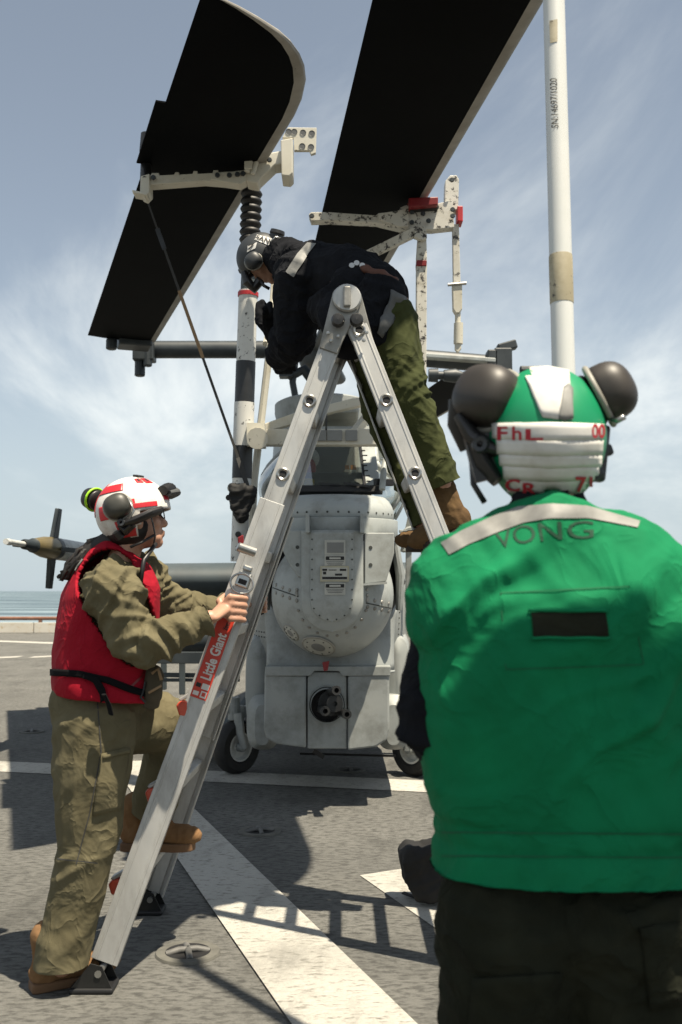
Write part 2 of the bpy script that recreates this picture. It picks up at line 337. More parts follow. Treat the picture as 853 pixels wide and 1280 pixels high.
def deck_mat(name, c0, c1, worn=None):
    m = bpy.data.materials.new(name); m.use_nodes = True; N, L = m.node_tree.nodes, m.node_tree.links; b = N['Principled BSDF']
    b.inputs['Roughness'].default_value = 0.9; b.inputs['Specular IOR Level'].default_value = 0.2
    t = N.new('ShaderNodeTexCoord')
    def mapn(rot, sc):
        a = N.new('ShaderNodeMapping'); a.inputs['Rotation'].default_value = (0, 0, rot); a.inputs['Scale'].default_value = sc; L.new(t.outputs['Object'], a.inputs['Vector']); return a.outputs[0]
    def nz(src, s, d=4, r=0.6):
        n = N.new('ShaderNodeTexNoise'); n.inputs['Scale'].default_value = s; n.inputs['Detail'].default_value = d; n.inputs['Roughness'].default_value = r; L.new(src, n.inputs['Vector']); return n.outputs['Fac']
    def rng(s, a, b_, u=0.0, v=1.0):
        n = N.new('ShaderNodeMapRange'); n.inputs[1].default_value = a; n.inputs[2].default_value = b_; n.inputs[3].default_value = u; n.inputs[4].default_value = v; L.new(s, n.inputs[0]); return n.outputs[0]
    def mx(f, a, b_):
        n = N.new('ShaderNodeMix'); n.data_type = 'RGBA'
        if isinstance(f, float): n.inputs['Factor'].default_value = f
        else: L.new(f, n.inputs['Factor'])
        for k, c in (('A', a), ('B', b_)):
            if isinstance(c, tuple): n.inputs[k].default_value = (*c, 1)
            else: L.new(c, n.inputs[k])
        return n.outputs['Result']
    ridg = nz(mapn(0.05, (19, 42, 10)), 1.0, 5, 0.66)          # rolled-on grit: short ridges across
    fine = nz(mapn(0, (1, 1, 1)), 240, 2)
    blot = nz(mapn(0, (1, 1, 1)), 1.1, 6); lanes = nz(mapn(-0.72, (5.5, 0.25, 1)), 1.0, 3)
    col = mx(rng(blot, 0.35, 0.7), c0, c1)
    col = mx(rng(lanes, 0.45, 0.75, 0.0, 0.35), col, tuple(c * 1.35 for c in c0))
    col = mx(rng(fine, 0.55, 0.75, 0.0, 0.5), col, tuple(c * 0.45 for c in c0))
    if worn: col = mx(rng(ridg, 0.33, 0.46, 0.85, 0.0), col, worn)
    else: col = mx(rng(ridg, 0.38, 0.54, 0.8, 0.0), col, tuple(c * 0.45 for c in c0))
    st_ = nz(mapn(0.3, (1, 0.45, 1)), 2.3, 9, 0.72); col = mx(rng(st_, 0.52, 0.68, 0.0, 0.7), col, tuple(c * 0.45 for c in c0))
    rs_ = nz(mapn(0, (1, 1, 1)), 7.0, 6, 0.7); col = mx(rng(rs_, 0.70, 0.74, 0.0, 0.7), col, (0.17, 0.085, 0.04))
    L.new(col, b.inputs['Base Color'])
    ad = N.new('ShaderNodeMath'); ad.operation = 'MULTIPLY_ADD'; L.new(fine, ad.inputs[0]); ad.inputs[1].default_value = 0.25; L.new(ridg, ad.inputs[2])
    bp = N.new('ShaderNodeBump'); bp.inputs['Strength'].default_value = 1.0; bp.inputs['Distance'].default_value = 0.022; L.new(ad.outputs[0], bp.inputs['Height']); L.new(bp.outputs[0], b.inputs['Normal'])
    M[name] = m
deck_mat('deck', (0.118, 0.117, 0.109), (0.168, 0.166, 0.154))
deck_mat('deck_white', (0.38, 0.37, 0.335), (0.46, 0.445, 0.405), worn=(0.15, 0.145, 0.125))
def sea_mat():
    m = bpy.data.materials.new('sea_water'); m.use_nodes = True; N, L = m.node_tree.nodes, m.node_tree.links; b = N['Principled BSDF']
    b.inputs['Roughness'].default_value = 0.5; b.inputs['Specular IOR Level'].default_value = 0.2; b.inputs['IOR'].default_value = 1.33
    t = N.new('ShaderNodeTexCoord'); mp_ = N.new('ShaderNodeMapping'); mp_.inputs['Scale'].default_value = (0.004, 0.02, 1); L.new(t.outputs['Object'], mp_.inputs[0])
    n = N.new('ShaderNodeTexNoise'); n.inputs['Scale'].default_value = 1.0; n.inputs['Detail'].default_value = 7; L.new(mp_.outputs[0], n.inputs[0])
    r = N.new('ShaderNodeValToRGB'); r.color_ramp.elements[0].position = 0.42; r.color_ramp.elements[0].color = (0.045, 0.070, 0.090, 1); r.color_ramp.elements[1].position = 0.85; r.color_ramp.elements[1].color = (0.32, 0.40, 0.44, 1)
    L.new(n.outputs['Fac'], r.inputs[0]); L.new(r.outputs[0], b.inputs['Base Color'])
    n2 = N.new('ShaderNodeTexNoise'); n2.inputs['Scale'].default_value = 0.35; n2.inputs['Detail'].default_value = 5; L.new(t.outputs['Object'], n2.inputs[0])
    bp = N.new('ShaderNodeBump'); bp.inputs['Strength'].default_value = 0.6; bp.inputs['Distance'].default_value = 0.8; L.new(n2.outputs['Fac'], bp.inputs['Height']); L.new(bp.outputs[0], b.inputs['Normal'])
    M['sea_water'] = m
sea_mat()

# ------------------------------------------------------------------ remeshed soft bodies, folds, decals
def limb(mb, a, b, r0, r1, flat=1.0, side=None, n=14):
    """tapered round-ended limb; flat scales the radius along 'side'"""
    a, b = V(a), V(b); d = (b - a).normalized()
    x, y, _ = frame(d, side if side is not None else V((0, 0, 1)))
    if side is not None: y = (V(side) - d * V(side).dot(d)).normalized(); x = y.cross(d).normalized()
    L = (b - a).length; prof = []
    for k in range(5):
        t = math.pi / 2 * (k / 4); prof.append((max(r0 * math.sin(t), 1e-4), -r0 * math.cos(t)))
    for k in range(5):
        t = math.pi / 2 * (k / 4); prof.append((max(r1 * math.cos(t), 1e-4), L + r1 * math.sin(t)))
    vs_ = [a + d * h + x * (r * math.cos(2 * math.pi * k / n)) + y * (r * flat * math.sin(2 * math.pi * k / n)) for r, h in prof for k in range(n)]
    fs = []
    for i in range(len(prof) - 1):
        for k in range(n):
            p, q = i * n + k, i * n + (k + 1) % n; fs.append((p, q, q + n, p + n))
    fs.append(tuple(range(n - 1, -1, -1))); fs.append(tuple(range((len(prof) - 1) * n, len(prof) * n)))
    mb.add(vs_, fs)
def chain(mb, pts, rs, flat=1.0, side=None):
    for i in range(len(pts) - 1): limb(mb, pts[i], pts[i + 1], rs[i], rs[i + 1], flat, side)
def remesh(mb, voxel, smooth=4, name='soft'):
    me = mb.mesh(name); o = bpy.data.objects.new('tmp_soft', me); COL.objects.link(o)
    r = o.modifiers.new('r', 'REMESH'); r.mode = 'VOXEL'; r.voxel_size = voxel; r.adaptivity = 0
    if smooth:
        s = o.modifiers.new('s', 'SMOOTH'); s.factor = 0.5; s.iterations = smooth
    dg = bpy.context.evaluated_depsgraph_get()
    out = bpy.data.meshes.new_from_object(o.evaluated_get(dg)); out.name = name
    bpy.data.objects.remove(o); bpy.data.meshes.remove(me)
    for p in out.polygons: p.use_smooth = True
    return out
_rs = np.random.RandomState(5)
_perm = np.concatenate([_rs.permutation(256)] * 3); _grad = _rs.normal(size=(256, 3)); _grad /= np.linalg.norm(_grad, axis=1)[:, None]
def pnoise(p):
    """gradient noise, p (N,3) -> (N,) about -1..1"""
    i = np.floor(p).astype(int); f = p - i; w = f * f * f * (f * (f * 6 - 15) + 10); out = np.zeros(len(p))
    for dx in (0, 1):
        for dy in (0, 1):
            for dz in (0, 1):
                h = _perm[_perm[_perm[(i[:, 0] + dx) & 255] + ((i[:, 1] + dy) & 255)] + ((i[:, 2] + dz) & 255)]
                g = _grad[h & 255]; d = (g * (f - (dx, dy, dz))).sum(1)
                k = (w[:, 0] if dx else 1 - w[:, 0]) * (w[:, 1] if dy else 1 - w[:, 1]) * (w[:, 2] if dz else 1 - w[:, 2]); out += k * d
    return out * 1.5
def get_co(me):
    a = np.empty(len(me.vertices) * 3); me.vertices.foreach_get('co', a); return a.reshape(-1, 3)
def set_co(me, a): me.vertices.foreach_set('co', a.ravel()); me.update()
def get_no(me):
    a = np.empty(len(me.vertices) * 3); me.vertices.foreach_get('normal', a); return a.reshape(-1, 3)
def folds(me, segs, amp=0.008, ft=16.0, fc=4.0, seed=0, warp=0.05, mask=None, sharp=1.0, twist=0.5, fine=0.5, joint=0.6, swell=0.5, base=0.18):
    """cloth folds: crests running slantwise round the nearest limb axis, warped, gathered in places"""
    co, no = get_co(me), get_no(me); off = np.array((seed * 7.31, seed * 3.17, seed * 1.73)); best = None
    for a, b, f in segs:
        a, b = np.array(a), np.array(b); d = b - a; L = np.linalg.norm(d); u = d / L
        t = np.clip((co - a) @ u / L, 0, 1); J = np.exp(-(np.minimum(t, 1 - t) * L / 0.10) ** 2); q = np.linalg.norm(co - (a + t[:, None] * d), axis=1)
        s = (co - a) @ u; c = (co - a) - s[:, None] * u; U = np.repeat(u[None], len(co), 0); F = np.full(len(co), f)
        if best is None: best = [q, s, c, U, F, J]
        else:
            m_ = q < best[0]
            for k, arr in enumerate((q, s, c, U, F, J)):
                best[k] = np.where(m_ if arr.ndim == 1 else m_[:, None], arr, best[k])
    _, s, c, U, F, J = best
    w1 = pnoise(co * 4.0 + off); w2 = pnoise(co * 4.0 + off + 31.7)
    sl = c[:, 0] * (0.8) + c[:, 2] * 0.6 + c[:, 1] * 0.5
    s1 = s + warp * w1 + twist * sl; s2 = s + warp * w2 - twist * 1.2 * sl
    r1 = pnoise(c * fc + U * (s1 * ft)[:, None] + off); r2 = pnoise(c * fc * 1.4 + U * (s2 * ft * 1.6)[:, None] + off + 9.1); r3 = pnoise(c * fc * 2.5 + U * (s1 * ft * 3.2)[:, None] + off + 4.4)
    k = np.clip(1 - np.abs(r1) * 2.4, 0, 1) ** sharp + fine * np.clip(1 - np.abs(r2) * 2.4, 0, 1) ** sharp + 0.3 * fine * np.clip(1 - np.abs(r3) * 2.4, 0, 1) - 0.45
    env = base + joint * J + 0.85 * np.clip(pnoise(co * 4.1 + off * 1.3) + 0.12, 0, 1.0)
    if mask is not None: env = env * mask(co)
    set_co(me, co + no * (amp * F * (k * env + swell * pnoise(co * 7.0 + off + 2.2)))[:, None]); return me
def cut_at(me, p, d, rad=0.2):
    """flatten a cloth end at the plane through p facing d"""
    co = get_co(me); p, d = np.array(p), np.array(V(d).normalized()); h = (co - p) @ d; q = np.linalg.norm(co - p, axis=1)
    m_ = (h > 0) & (q < rad); co[m_] -= d * h[m_][:, None]; set_co(me, co); return me
def smooth_mesh(me, it=1):
    bm = bmesh.new(); bm.from_mesh(me)
    for _ in range(it): bmesh.ops.smooth_vert(bm, verts=bm.verts, factor=0.5, use_axis_x=True, use_axis_y=True, use_axis_z=True)
    bm.to_mesh(me); bm.free(); me.update(); return me
def bvh_of(objs):
    vs_, fs = [], []
    for o in objs:
        b = len(vs_); t = base_of(o)
        vs_ += [v.co + t for v in o.data.vertices]; fs += [tuple(i + b for i in p.vertices) for p in o.data.polygons]
    return BVHTree.FromPolygons(vs_, fs)
def lay(bvh, p, off):
    """drop a photo point (px, py) on a surface, 'off' metres proud"""
    r = ray(p[0], p[1]).normalized(); h = bvh.ray_cast(V((0, 0, CAM_Z)), r)
    if h[0] is None: return None
    n = h[1] if h[1].dot(r) < 0 else -h[1]
    return h[0] + n * off
def decal(name, bvh, fn, nu, nv, matn, parent, off=0.0015, label=None, thick=0.0):
    """patch fn(u,v)->(px,py) laid on a surface"""
    mb = MB(); pts = [[lay(bvh, fn(i / nu, j / nv), off) for i in range(nu + 1)] for j in range(nv + 1)]
    for j in range(nv):
        for i in range(nu):
            q = [pts[j][i], pts[j][i + 1], pts[j + 1][i + 1], pts[j + 1][i]]
            if all(x is not None for x in q): mb.add(q, [(0, 1, 2, 3)])
    me = mb.mesh(name, fix=False); bm = bmesh.new(); bm.from_mesh(me); bmesh.ops.remove_doubles(bm, verts=bm.verts, dist=1e-6); bm.to_mesh(me); bm.free()
    o = link(name, me, matn, parent, label, smooth=True)
    if thick:
        s = o.modifiers.new('solid', 'SOLIDIFY'); s.thickness = thick; s.offset = 0
    return o
def quad(a, b, c, d):
    """corner px: top-left, top-right, bottom-right, bottom-left"""
    return lambda u, v: ((a[0] * (1 - u) + b[0] * u) * (1 - v) + (d[0] * (1 - u) + c[0] * u) * v, (a[1] * (1 - u) + b[1] * u) * (1 - v) + (d[1] * (1 - u) + c[1] * u) * v)
def band(top, bot):
    def at(pl, u):
        x = u * (len(pl) - 1); i = min(int(x), len(pl) - 2); f = x - i
        return (pl[i][0] * (1 - f) + pl[i + 1][0] * f, pl[i][1] * (1 - f) + pl[i + 1][1] * f)
    def fn(u, v):
        a, b = at(top, u), at(bot, u); return (a[0] * (1 - v) + b[0] * v, a[1] * (1 - v) + b[1] * v)
    return fn
def text_mesh(s, bold=0.0, shear=0.0, ext=0.0, res=3):
    c = bpy.data.curves.new('txt', 'FONT'); c.body = s; c.size = 1.0; c.offset = bold; c.shear = shear; c.extrude = ext; c.resolution_u = res
    o = bpy.data.objects.new('txt', c); COL.objects.link(o); dg = bpy.context.evaluated_depsgraph_get()
    me = bpy.data.meshes.new_from_object(o.evaluated_get(dg)); bpy.data.objects.remove(o); bpy.data.curves.remove(c)
    xs = [v.co.x for v in me.vertices]; ys = [v.co.y for v in me.vertices]
    return me, min(xs), max(xs), min(ys), max(ys)
def text_on(name, s, bvh, fn, matn, parent, off=0.003, bold=0.0, shear=0.0):
    """lettering laid on a surface; fn maps the text box (u right, v down) to photo points"""
    me, x0, x1, y0, y1 = text_mesh(s, bold, shear)
    bm = bmesh.new(); bm.from_mesh(me); bmesh.ops.triangulate(bm, faces=bm.faces)
    bmesh.ops.subdivide_edges(bm, edges=[e for e in bm.edges if e.calc_length() > 0.25], cuts=2, use_grid_fill=False); bmesh.ops.triangulate(bm, faces=bm.faces)
    bm.to_mesh(me); bm.free(); miss = []
    for v in me.vertices:
        q = lay(bvh, fn((v.co.x - x0) / (x1 - x0), 1 - (v.co.y - y0) / (y1 - y0)), off)
        if q is None: miss.append(v.index); q = V((0, 0, -5))
        v.co = q
    if miss:
        bm = bmesh.new(); bm.from_mesh(me); bm.verts.ensure_lookup_table(); bmesh.ops.delete(bm, geom=[bm.verts[k] for k in miss], context='VERTS'); bm.to_mesh(me); bm.free()
    return link(name, me, matn, parent)
def text_flat(name, s, o, ex, ey, matn, parent, bold=0.0, ext=0.0, shear=0.0):
    """lettering on a flat face: box origin o (lower left), full width vector ex and height vector ey"""
    me, x0, x1, y0, y1 = text_mesh(s, bold, shear)
    for v in me.vertices: v.co = V(o) + V(ex) * ((v.co.x - x0) / (x1 - x0)) + V(ey) * ((v.co.y - y0) / (y1 - y0))
    return link(name, me, matn, parent)

# ================================================================== SETTING
mb = MB(); mb.grid(lambda u, v: V((-70 + 140 * u, -30 + 62.6 * v, 0)), 14, 8)
deck = tag(mb.build('deck', 'deck'), 'grey-brown non-skid steel flight deck with white painted lines', kind='structure')
def line(pts, z=0.004):
    m = MB(); m.add([V((p.x, p.y, z)) for p in pts], [tuple(range(len(pts)))]); return m.build('painted_line', 'deck_white', deck)
# cross line under the nose, long diagonal line, corner mark, far dashes
a0, a1 = G(-60, 962), G(640, 996); w = V((0, 0.42, 0))
line([a0, a1, a1 + w, a0 + w])
d0, d1 = G(138, 952), G(380, 1305); e0, e1 = G(181, 952), G(545, 1305)
line([d0, d1, e1, e0], 0.008)
line([G(450, 1095), G(560, 1172), G(600, 1140), G(560, 1078)], 0.004)
for q in (((-40, 801), (72, 805)), ((-30, 824), (21, 822)), ((35, 822.5), (66, 821))):
    p, r = G(*q[0]), G(*q[1]); dy = 0.55 if q[0][1] < 810 else 0.45
    line([p, r, r + V((0, dy, 0)), p + V((0, dy, 0))])
mb = MB(); mb.grid(lambda u, v: V((-9000 + 18000 * u, -3000 + 18000 * v, -11)), 10, 10)
tag(mb.build('sea', 'sea_water'), 'calm blue-grey sea beyond the deck edge', kind='structure')
mb = MB(); mb.box((0, 32.6, -5.5), (140, 0.3, 10.98))
tag(mb.build('hull_side', 'coaming'), 'pale ship side dropping from the deck edge', kind='structure')
# deck-edge coaming with rusty rail
co = empty('deck_edge_coaming', (-11, 32.3, 0), 'low cream steel coaming with a rusty rail along the far deck edge', 'coaming')
for i in range(12):
    m = MB(); m.box((-33 + 4.2 * i, 32.3, 0.17), (4.17, 0.12, 0.33)); m.build('coaming_plate', 'coaming', co, bevel=0.01)
m = MB(); m.tube([(-36, 32.3, 0.47), (16, 32.3, 0.47)], 0.06, 10); m.build('rail', 'rust', co, smooth='auto')
for i in range(12):
    m = MB(); m.box((-34.9 + 4.2 * i, 32.3, 0.40), (0.10, 0.10, 0.13)); m.build('rail_post', 'rust', co)
# recessed tie-down fittings
def tiedown(px, py, r, label):
    c = G(px, py); e = empty('tie_down_fitting', c, label, 'deck fitting', 'tie-down fittings in the deck')
    m = MB(); m.lathe([(r * 1.45, 0.001), (r * 1.40, 0.0095), (r * 1.02, 0.0105), (r, 0.009)], c, (0, 0, 1), 36); m.build('collar', 'fitting_collar', e, smooth='auto')
    m = MB(); m.lathe([(r, 0.010), (r * 0.85, 0.0065), (r * 0.02, 0.006)], c, (0, 0, 1), 30); m.build('bowl', 'hole_black', e, smooth=True)
    m = MB()
    for a in (0.25, 0.25 + math.pi / 2):
        d = V((math.cos(a), math.sin(a), 0)); m.tube([c - d * r * 0.95 + V((0, 0, 0.004)), c - d * r * 0.4 + V((0, 0, 0.016)), c + d * r * 0.4 + V((0, 0, 0.016)), c + d * r * 0.95 + V((0, 0, 0.004))], r * 0.15, 10)
    m.build('cross_bar', 'fitting_iron', e, smooth='auto')
tiedown(235, 1192, 0.085, 'round iron tie-down fitting beside the ladder feet on the deck')
tiedown(40, 915, 0.085, 'iron tie-down fitting in the shade left of the red-vested crew member')
tiedown(325, 1040, 0.085, 'iron tie-down fitting in the shadow in front of the nose')
tiedown(437, 963, 0.085, 'iron tie-down fitting in sunlight below the gun turret')

# ================================================================== HELICOPTER
X0 = -0.085
heli = empty('helicopter', (X0, 8.0, 0), 'light grey attack helicopter parked nose-on, with a round sensor turret and folded black rotor blades', 'helicopter')
def sup(cx_, y, z0, z1, hw, e=2.6, n=40):
    out = []
    for k in range(n):
        t = 2 * math.pi * k / n; c, s = math.cos(t), math.sin(t)
        out.append(V((cx_ + hw * math.copysign(abs(c) ** (2 / e), c), y, (z0 + z1) / 2 + (z1 - z0) / 2 * math.copysign(abs(s) ** (2 / e), s))))
    return out
def loft(secs, caps=True):
    m = MB(); n = len(secs[0]); vs_ = [p for s in secs for p in s]; fs = []
    for i in range(len(secs) - 1):
        for k in range(n): fs.append((i * n + k, i * n + (k + 1) % n, (i + 1) * n + (k + 1) % n, (i + 1) * n + k))
    if caps: fs.append(tuple(range(n - 1, -1, -1))); fs.append(tuple(range((len(secs) - 1) * n, len(secs) * n)))
    return m.add(vs_, fs)
def S(y, z0, z1, hw, e=2.6): return sup(X0, y, z0, z1, hw, e)
fus = loft([S(6.62, 0.86, 1.62, 0.40, 2.4), S(6.72, 0.74, 1.80, 0.46, 2.4), S(6.9, 0.55, 1.93, 0.53, 2.4), S(7.25, 0.42, 2.0, 0.565), S(8.2, 0.36, 2.08, 0.575), S(9.6, 0.36, 2.4, 0.58), S(11, 0.42, 2.7, 0.56), S(12.6, 0.7, 2.5, 0.45), S(14, 1.15, 2.15, 0.28), S(19, 1.6, 2.05, 0.13)])
fus = fus.build('fuselage', 'heli_grey', heli, smooth='auto')
# lower cheek fairings either side of the gun
for s in (-1, 1):
    cx_ = X0 + s * 0.47
    loft([sup(cx_, 6.74, 0.46, 0.98, 0.03, 2.6), sup(cx_, 6.78, 0.40, 1.05, 0.085, 2.8), sup(cx_, 6.95, 0.37, 1.1, 0.105, 2.8), sup(cx_, 8.6, 0.37, 1.1, 0.11, 2.8), sup(cx_, 9.2, 0.5, 0.95, 0.03)]).build('cheek_fairing', 'heli_grey', heli, smooth='auto')
    cx_ = X0 + s * 0.43
    loft([sup(cx_, 6.62, 0.36, 0.62, 0.05, 3), sup(cx_, 6.68, 0.32, 0.68, 0.11, 3), sup(cx_, 7.9, 0.32, 0.68, 0.12, 3), sup(cx_, 8.2, 0.40, 0.60, 0.06, 3)]).build('ammunition_bay_blister', 'heli_grey', heli, smooth='auto')
# chin skirt (flare below the ball) with a rolled lip
GD = 6.36
def flare(u, v):
    t = math.pi * (0.02 + 0.96 * u); a = -math.cos(t)
    zz_ = 0.845 + 0.42 * v; hw = 0.415 + 0.03 * v - 0.012 * math.sin(v * math.pi); dep = 0.16 + 0.04 * v
    return V((X0 + 0.015 + hw * math.copysign(abs(a) ** 0.75, a), GD + 0.24 - dep * math.sin(t) ** 0.6 + 0.12 * v, zz_))
m = MB(); m.grid(flare, 40, 8); m.build('chin_skirt', 'heli_grey', heli, smooth=True, solid=0.012)
m = MB(); m.tube([flare(i / 40, 0) + V((0, -0.004, 0)) for i in range(41)], 0.010, 8); m.build('skirt_lip', 'heli_grey', heli, smooth=True)
# gun fairing: three panels with rounded outer corners
def pan(pts, th, name, dep=0.0, bevel=0.008):
    m = MB(); m.plate(pts, GD + dep, th); return m.build(name, 'heli_grey', heli, bevel=bevel)
pan([(331, 842), (383, 845), (383, 935), (345, 930), (333, 923), (330, 910)], 0.5, 'gun_fairing_panel', 0.02, 0.012)
pan([(435, 845), (487, 842), (487, 912), (483, 926), (470, 934), (435, 938)], 0.5, 'gun_fairing_panel', 0.012, 0.012)
pan([(384.5, 846), (392, 840), (426, 840), (433.5, 846), (433.5, 936), (384.5, 936)], 0.5, 'gun_fairing_panel', 0.03)
pan([(332, 833), (489, 833), (488, 845), (428, 845), (424, 839), (393, 839), (388, 845), (331, 845)], 0.3, 'fairing_header', 0.005, 0.005)
gun = bpy.data.objects.new('gun', None); COL.objects.link(gun); gun.parent = heli; gun.location = -heli.location
gc = P(409, 881, GD)
m = MB(); m.lathe([(0.112, 0.004), (0.122, 0.008), (0.122, -0.012), (0.108, -0.016), (0.10, 0.05)], gc + V((0, 0.02, 0)), (0, -1, 0), 40); m.build('gun_port_ring', 'heli_grey', gun, smooth='auto')
m = MB(); m.lathe([(0.113, 0.0), (0.105, -0.004), (0.001, -0.004)], gc + V((0, 0.018, 0)), (0, -1, 0), 36); m.build('gun_port', 'hole_black', gun)
gt = P(421, 880, GD - 0.34); gdir = (gt - (gc + V((0, 0.1, 0)))).normalized(); gx, gy, _ = frame(gdir)
for px, py, r in ((421, 863, 0.024), (407, 889, 0.024), (434, 893, 0.024)):
    tip = P(px, py, GD - 0.34); off = (tip - gt) * 0.82; root = gc + V((0, 0.1, 0)) + off
    m = MB(); L_ = (tip - root).length
    m.lathe([(r * 0.62, L_ - 0.06), (r * 0.62, L_), (r * 1.18, L_), (r * 1.22, L_ - 0.05), (r, L_ - 0.06), (r, 0), (r * 0.9, 0)], root, tip - root, 18); m.build('gun_barrel', 'gunmetal', gun, smooth='auto')
    m = MB(); m.lathe([(r * 0.62, 0), (0.0005, 0)], tip - gdir * 0.05, gdir, 14); m.build('bore', 'hole_black', gun)
m = MB(); m.lathe([(0.001, 0.34), (0.016, 0.34), (0.022, 0.30), (0.022, 0.0)], gc + V((0, 0.1, 0)), gdir, 16); m.build('centre_shaft', 'gunmetal', gun, smooth='auto')
for h in (0.16, 0.36):
    m = MB(); m.lathe([(0.015, h - 0.012), (0.078 if h < 0.2 else 0.05, h - 0.012), (0.078 if h < 0.2 else 0.05, h + 0.012), (0.015, h + 0.012)], gc + V((0, 0.1, 0)), gdir, 20); m.build('barrel_clamp', 'gunmetal', gun, smooth='auto')
# ---- sensor turret ball
BC = P(416, 743, 6.36); BR = 0.388
tur = bpy.data.objects.new('sensor_turret', None); COL.objects.link(tur); tur.parent = heli; tur.location = -heli.location
m = MB(); m.ell(BC, (BR, BR, BR * 1.02), nu=64, nv=40); ball = m.build('turret_ball', 'heli_pale', tur, smooth=True)
bb = bvh_of([ball])
# U-shaped front door: raised rim and inner plate
def ushape(hw, top, cy_, n=22):
    pts = [(-hw, top), (-hw, cy_)] + [(-hw * math.cos(math.pi * i / n), cy_ - hw * math.sin(math.pi * i / n)) for i in range(1, n)] + [(hw, cy_), (hw, top)]
    return pts
def domed(x, z, R):            # cylinder above the ball's centre, sphere below it
    q = R * R - x * x - (z * z if z < 0 else 0); return BC.y - math.sqrt(max(q, 0.01))
def upanel(hw, ztop, zc, R, name, matn, par, nz_=46, nx=26):
    m = MB(); rows = []
    zb = zc - hw
    for j in range(nz_ + 1):
        z = ztop + (zb - ztop) * j / nz_
        h = hw if z > zc else math.sqrt(max(hw * hw - (zc - z) ** 2, 1e-6))
        rows.append([V((BC.x + h * (2 * i / nx - 1), domed(h * (2 * i / nx - 1), z, R), BC.z + z)) for i in range(nx + 1)])
    vs_ = [p for r in rows for p in r]; fs = [(j * (nx + 1) + i, j * (nx + 1) + i + 1, (j + 1) * (nx + 1) + i + 1, (j + 1) * (nx + 1) + i) for j in range(nz_) for i in range(nx)]
    m.add(vs_, fs); o = m.build(name, matn, par, smooth=True)
    s = o.modifiers.new('s', 'SOLIDIFY'); s.thickness = 0.03; s.offset = -1
    # make the shell grow inwards
    bpy_flip(o, V((0, -1, 0))); return o
def bpy_flip(o, towards):
    me = o.data; c = sum((p.normal.dot(towards) for p in me.polygons))
    if c < 0: me.flip_normals()
PX = 6.0 / FPX
upanel(0.188, 0.385, -0.035, BR + 0.028, 'turret_door_rim', 'heli_pale', tur)
upanel(0.130, 0.375, -0.030, BR + 0.037, 'turret_door_plate', 'heli_pale', tur)
# screws along both U lines, all one flush-head pattern
m = MB(); m2 = MB(); m3 = MB()
def screws(mm, hw, ztop, zc, R, n1, n2, r=0.0065):
    pts = [(-hw, ztop + (zc - ztop) * i / n1) for i in range(n1)] + [(-hw * math.cos(math.pi * i / n2), zc - hw * math.sin(math.pi * i / n2)) for i in range(n2 + 1)] + [(hw, ztop + (zc - ztop) * (n1 - 1 - i) / n1) for i in range(n1)]
    for x, z in pts:
        y = domed(x, z, R); n_ = V((x, y - BC.y, min(z, 0))).normalized()
        mm.lathe([(0.0005, 0.004), (r * 0.8, 0.004), (r, 0)], V((BC.x + x, y, BC.z + z)), n_, 8)
screws(m, 0.120, 0.33, -0.03, BR + 0.038, 6, 7, 0.0052)
tag(m.build('door_screws', 'seam', tur), kind='stuff')
screws(m2, 0.214, 0.03, -0.035, BR + 0.003, 2, 11, 0.011)
tag(m2.build('rim_bolts', 'aluminium_dull', tur), kind='stuff')
def arc_line(name, f, n, r, par, matn='seam'):
    mm = MB(); mm.tube([f(i / n) for i in range(n + 1)], r, 6); return mm.build(name, matn, par, smooth=True)
def sph(x, z, off=0.001):
    R = BR + off; return V((BC.x + x, BC.y - math.sqrt(max(R * R - x * x - z * z, 1e-4)), BC.z + z))
arc_line('ball_seam', lambda t: sph(-0.205 - 0.17 * t, -0.012 + 0.055 * t), 10, 0.0035, tur)
arc_line('ball_seam', lambda t: sph(0.205 + 0.165 * t, -0.05 - 0.035 * t), 10, 0.0035, tur)
m = MB()
for s, z0, dz in ((-1, -0.012, 0.055), (1, -0.05, -0.035)):
    for i in range(4):
        x = 0.215 + 0.045 * i; z = z0 + dz * (i / 3.5)
        for o_ in (-0.024, 0.024):
            p = sph(s * x, z + o_); m.lathe([(0.0005, 0.005), (0.010, 0.004), (0.013, 0)], p, p - BC, 9)
tag(m.build('seam_bolts', 'aluminium_dull', tur, smooth='auto'), kind='stuff')
for x, z, r in ((-0.255, -0.235, 0.058), (-0.085, -0.318, 0.098)):
    p = sph(x, z, 0.002); n_ = (p - BC).normalized()
    m = MB(); m.lathe([(r * 0.45, 0.006), (r * 0.9, 0.004), (r, 0.0), (r * 1.02, -0.006)], p, n_, 30); o = m.build('round_cover', 'placard', heli, smooth='auto')
    m = MB(); m.lathe([(0.0005, 0.007), (r * 0.42, 0.0065), (r * 0.45, 0.005)], p, n_, 24); m.build('cover_centre', 'placard_grey', o, smooth='auto')
    m = MB(); m.lathe([(r * 1.0, 0.004), (r * 1.06, 0.002), (r * 1.1, -0.004)], p, n_, 30); m.build('cover_gasket', 'rim_grey', o, smooth='auto')
    m = MB(); ax_, ay_, _ = frame(n_)
    for k in range(8):
        q = p + (ax_ * math.cos(k * math.pi / 4) + ay_ * math.sin(k * math.pi / 4)) * r * 0.78; m.lathe([(0.0005, 0.008), (0.0045, 0.007), (0.006, 0.003)], q, n_, 7)
    tag(m.build('cover_screws', 'seam', o), kind='stuff')
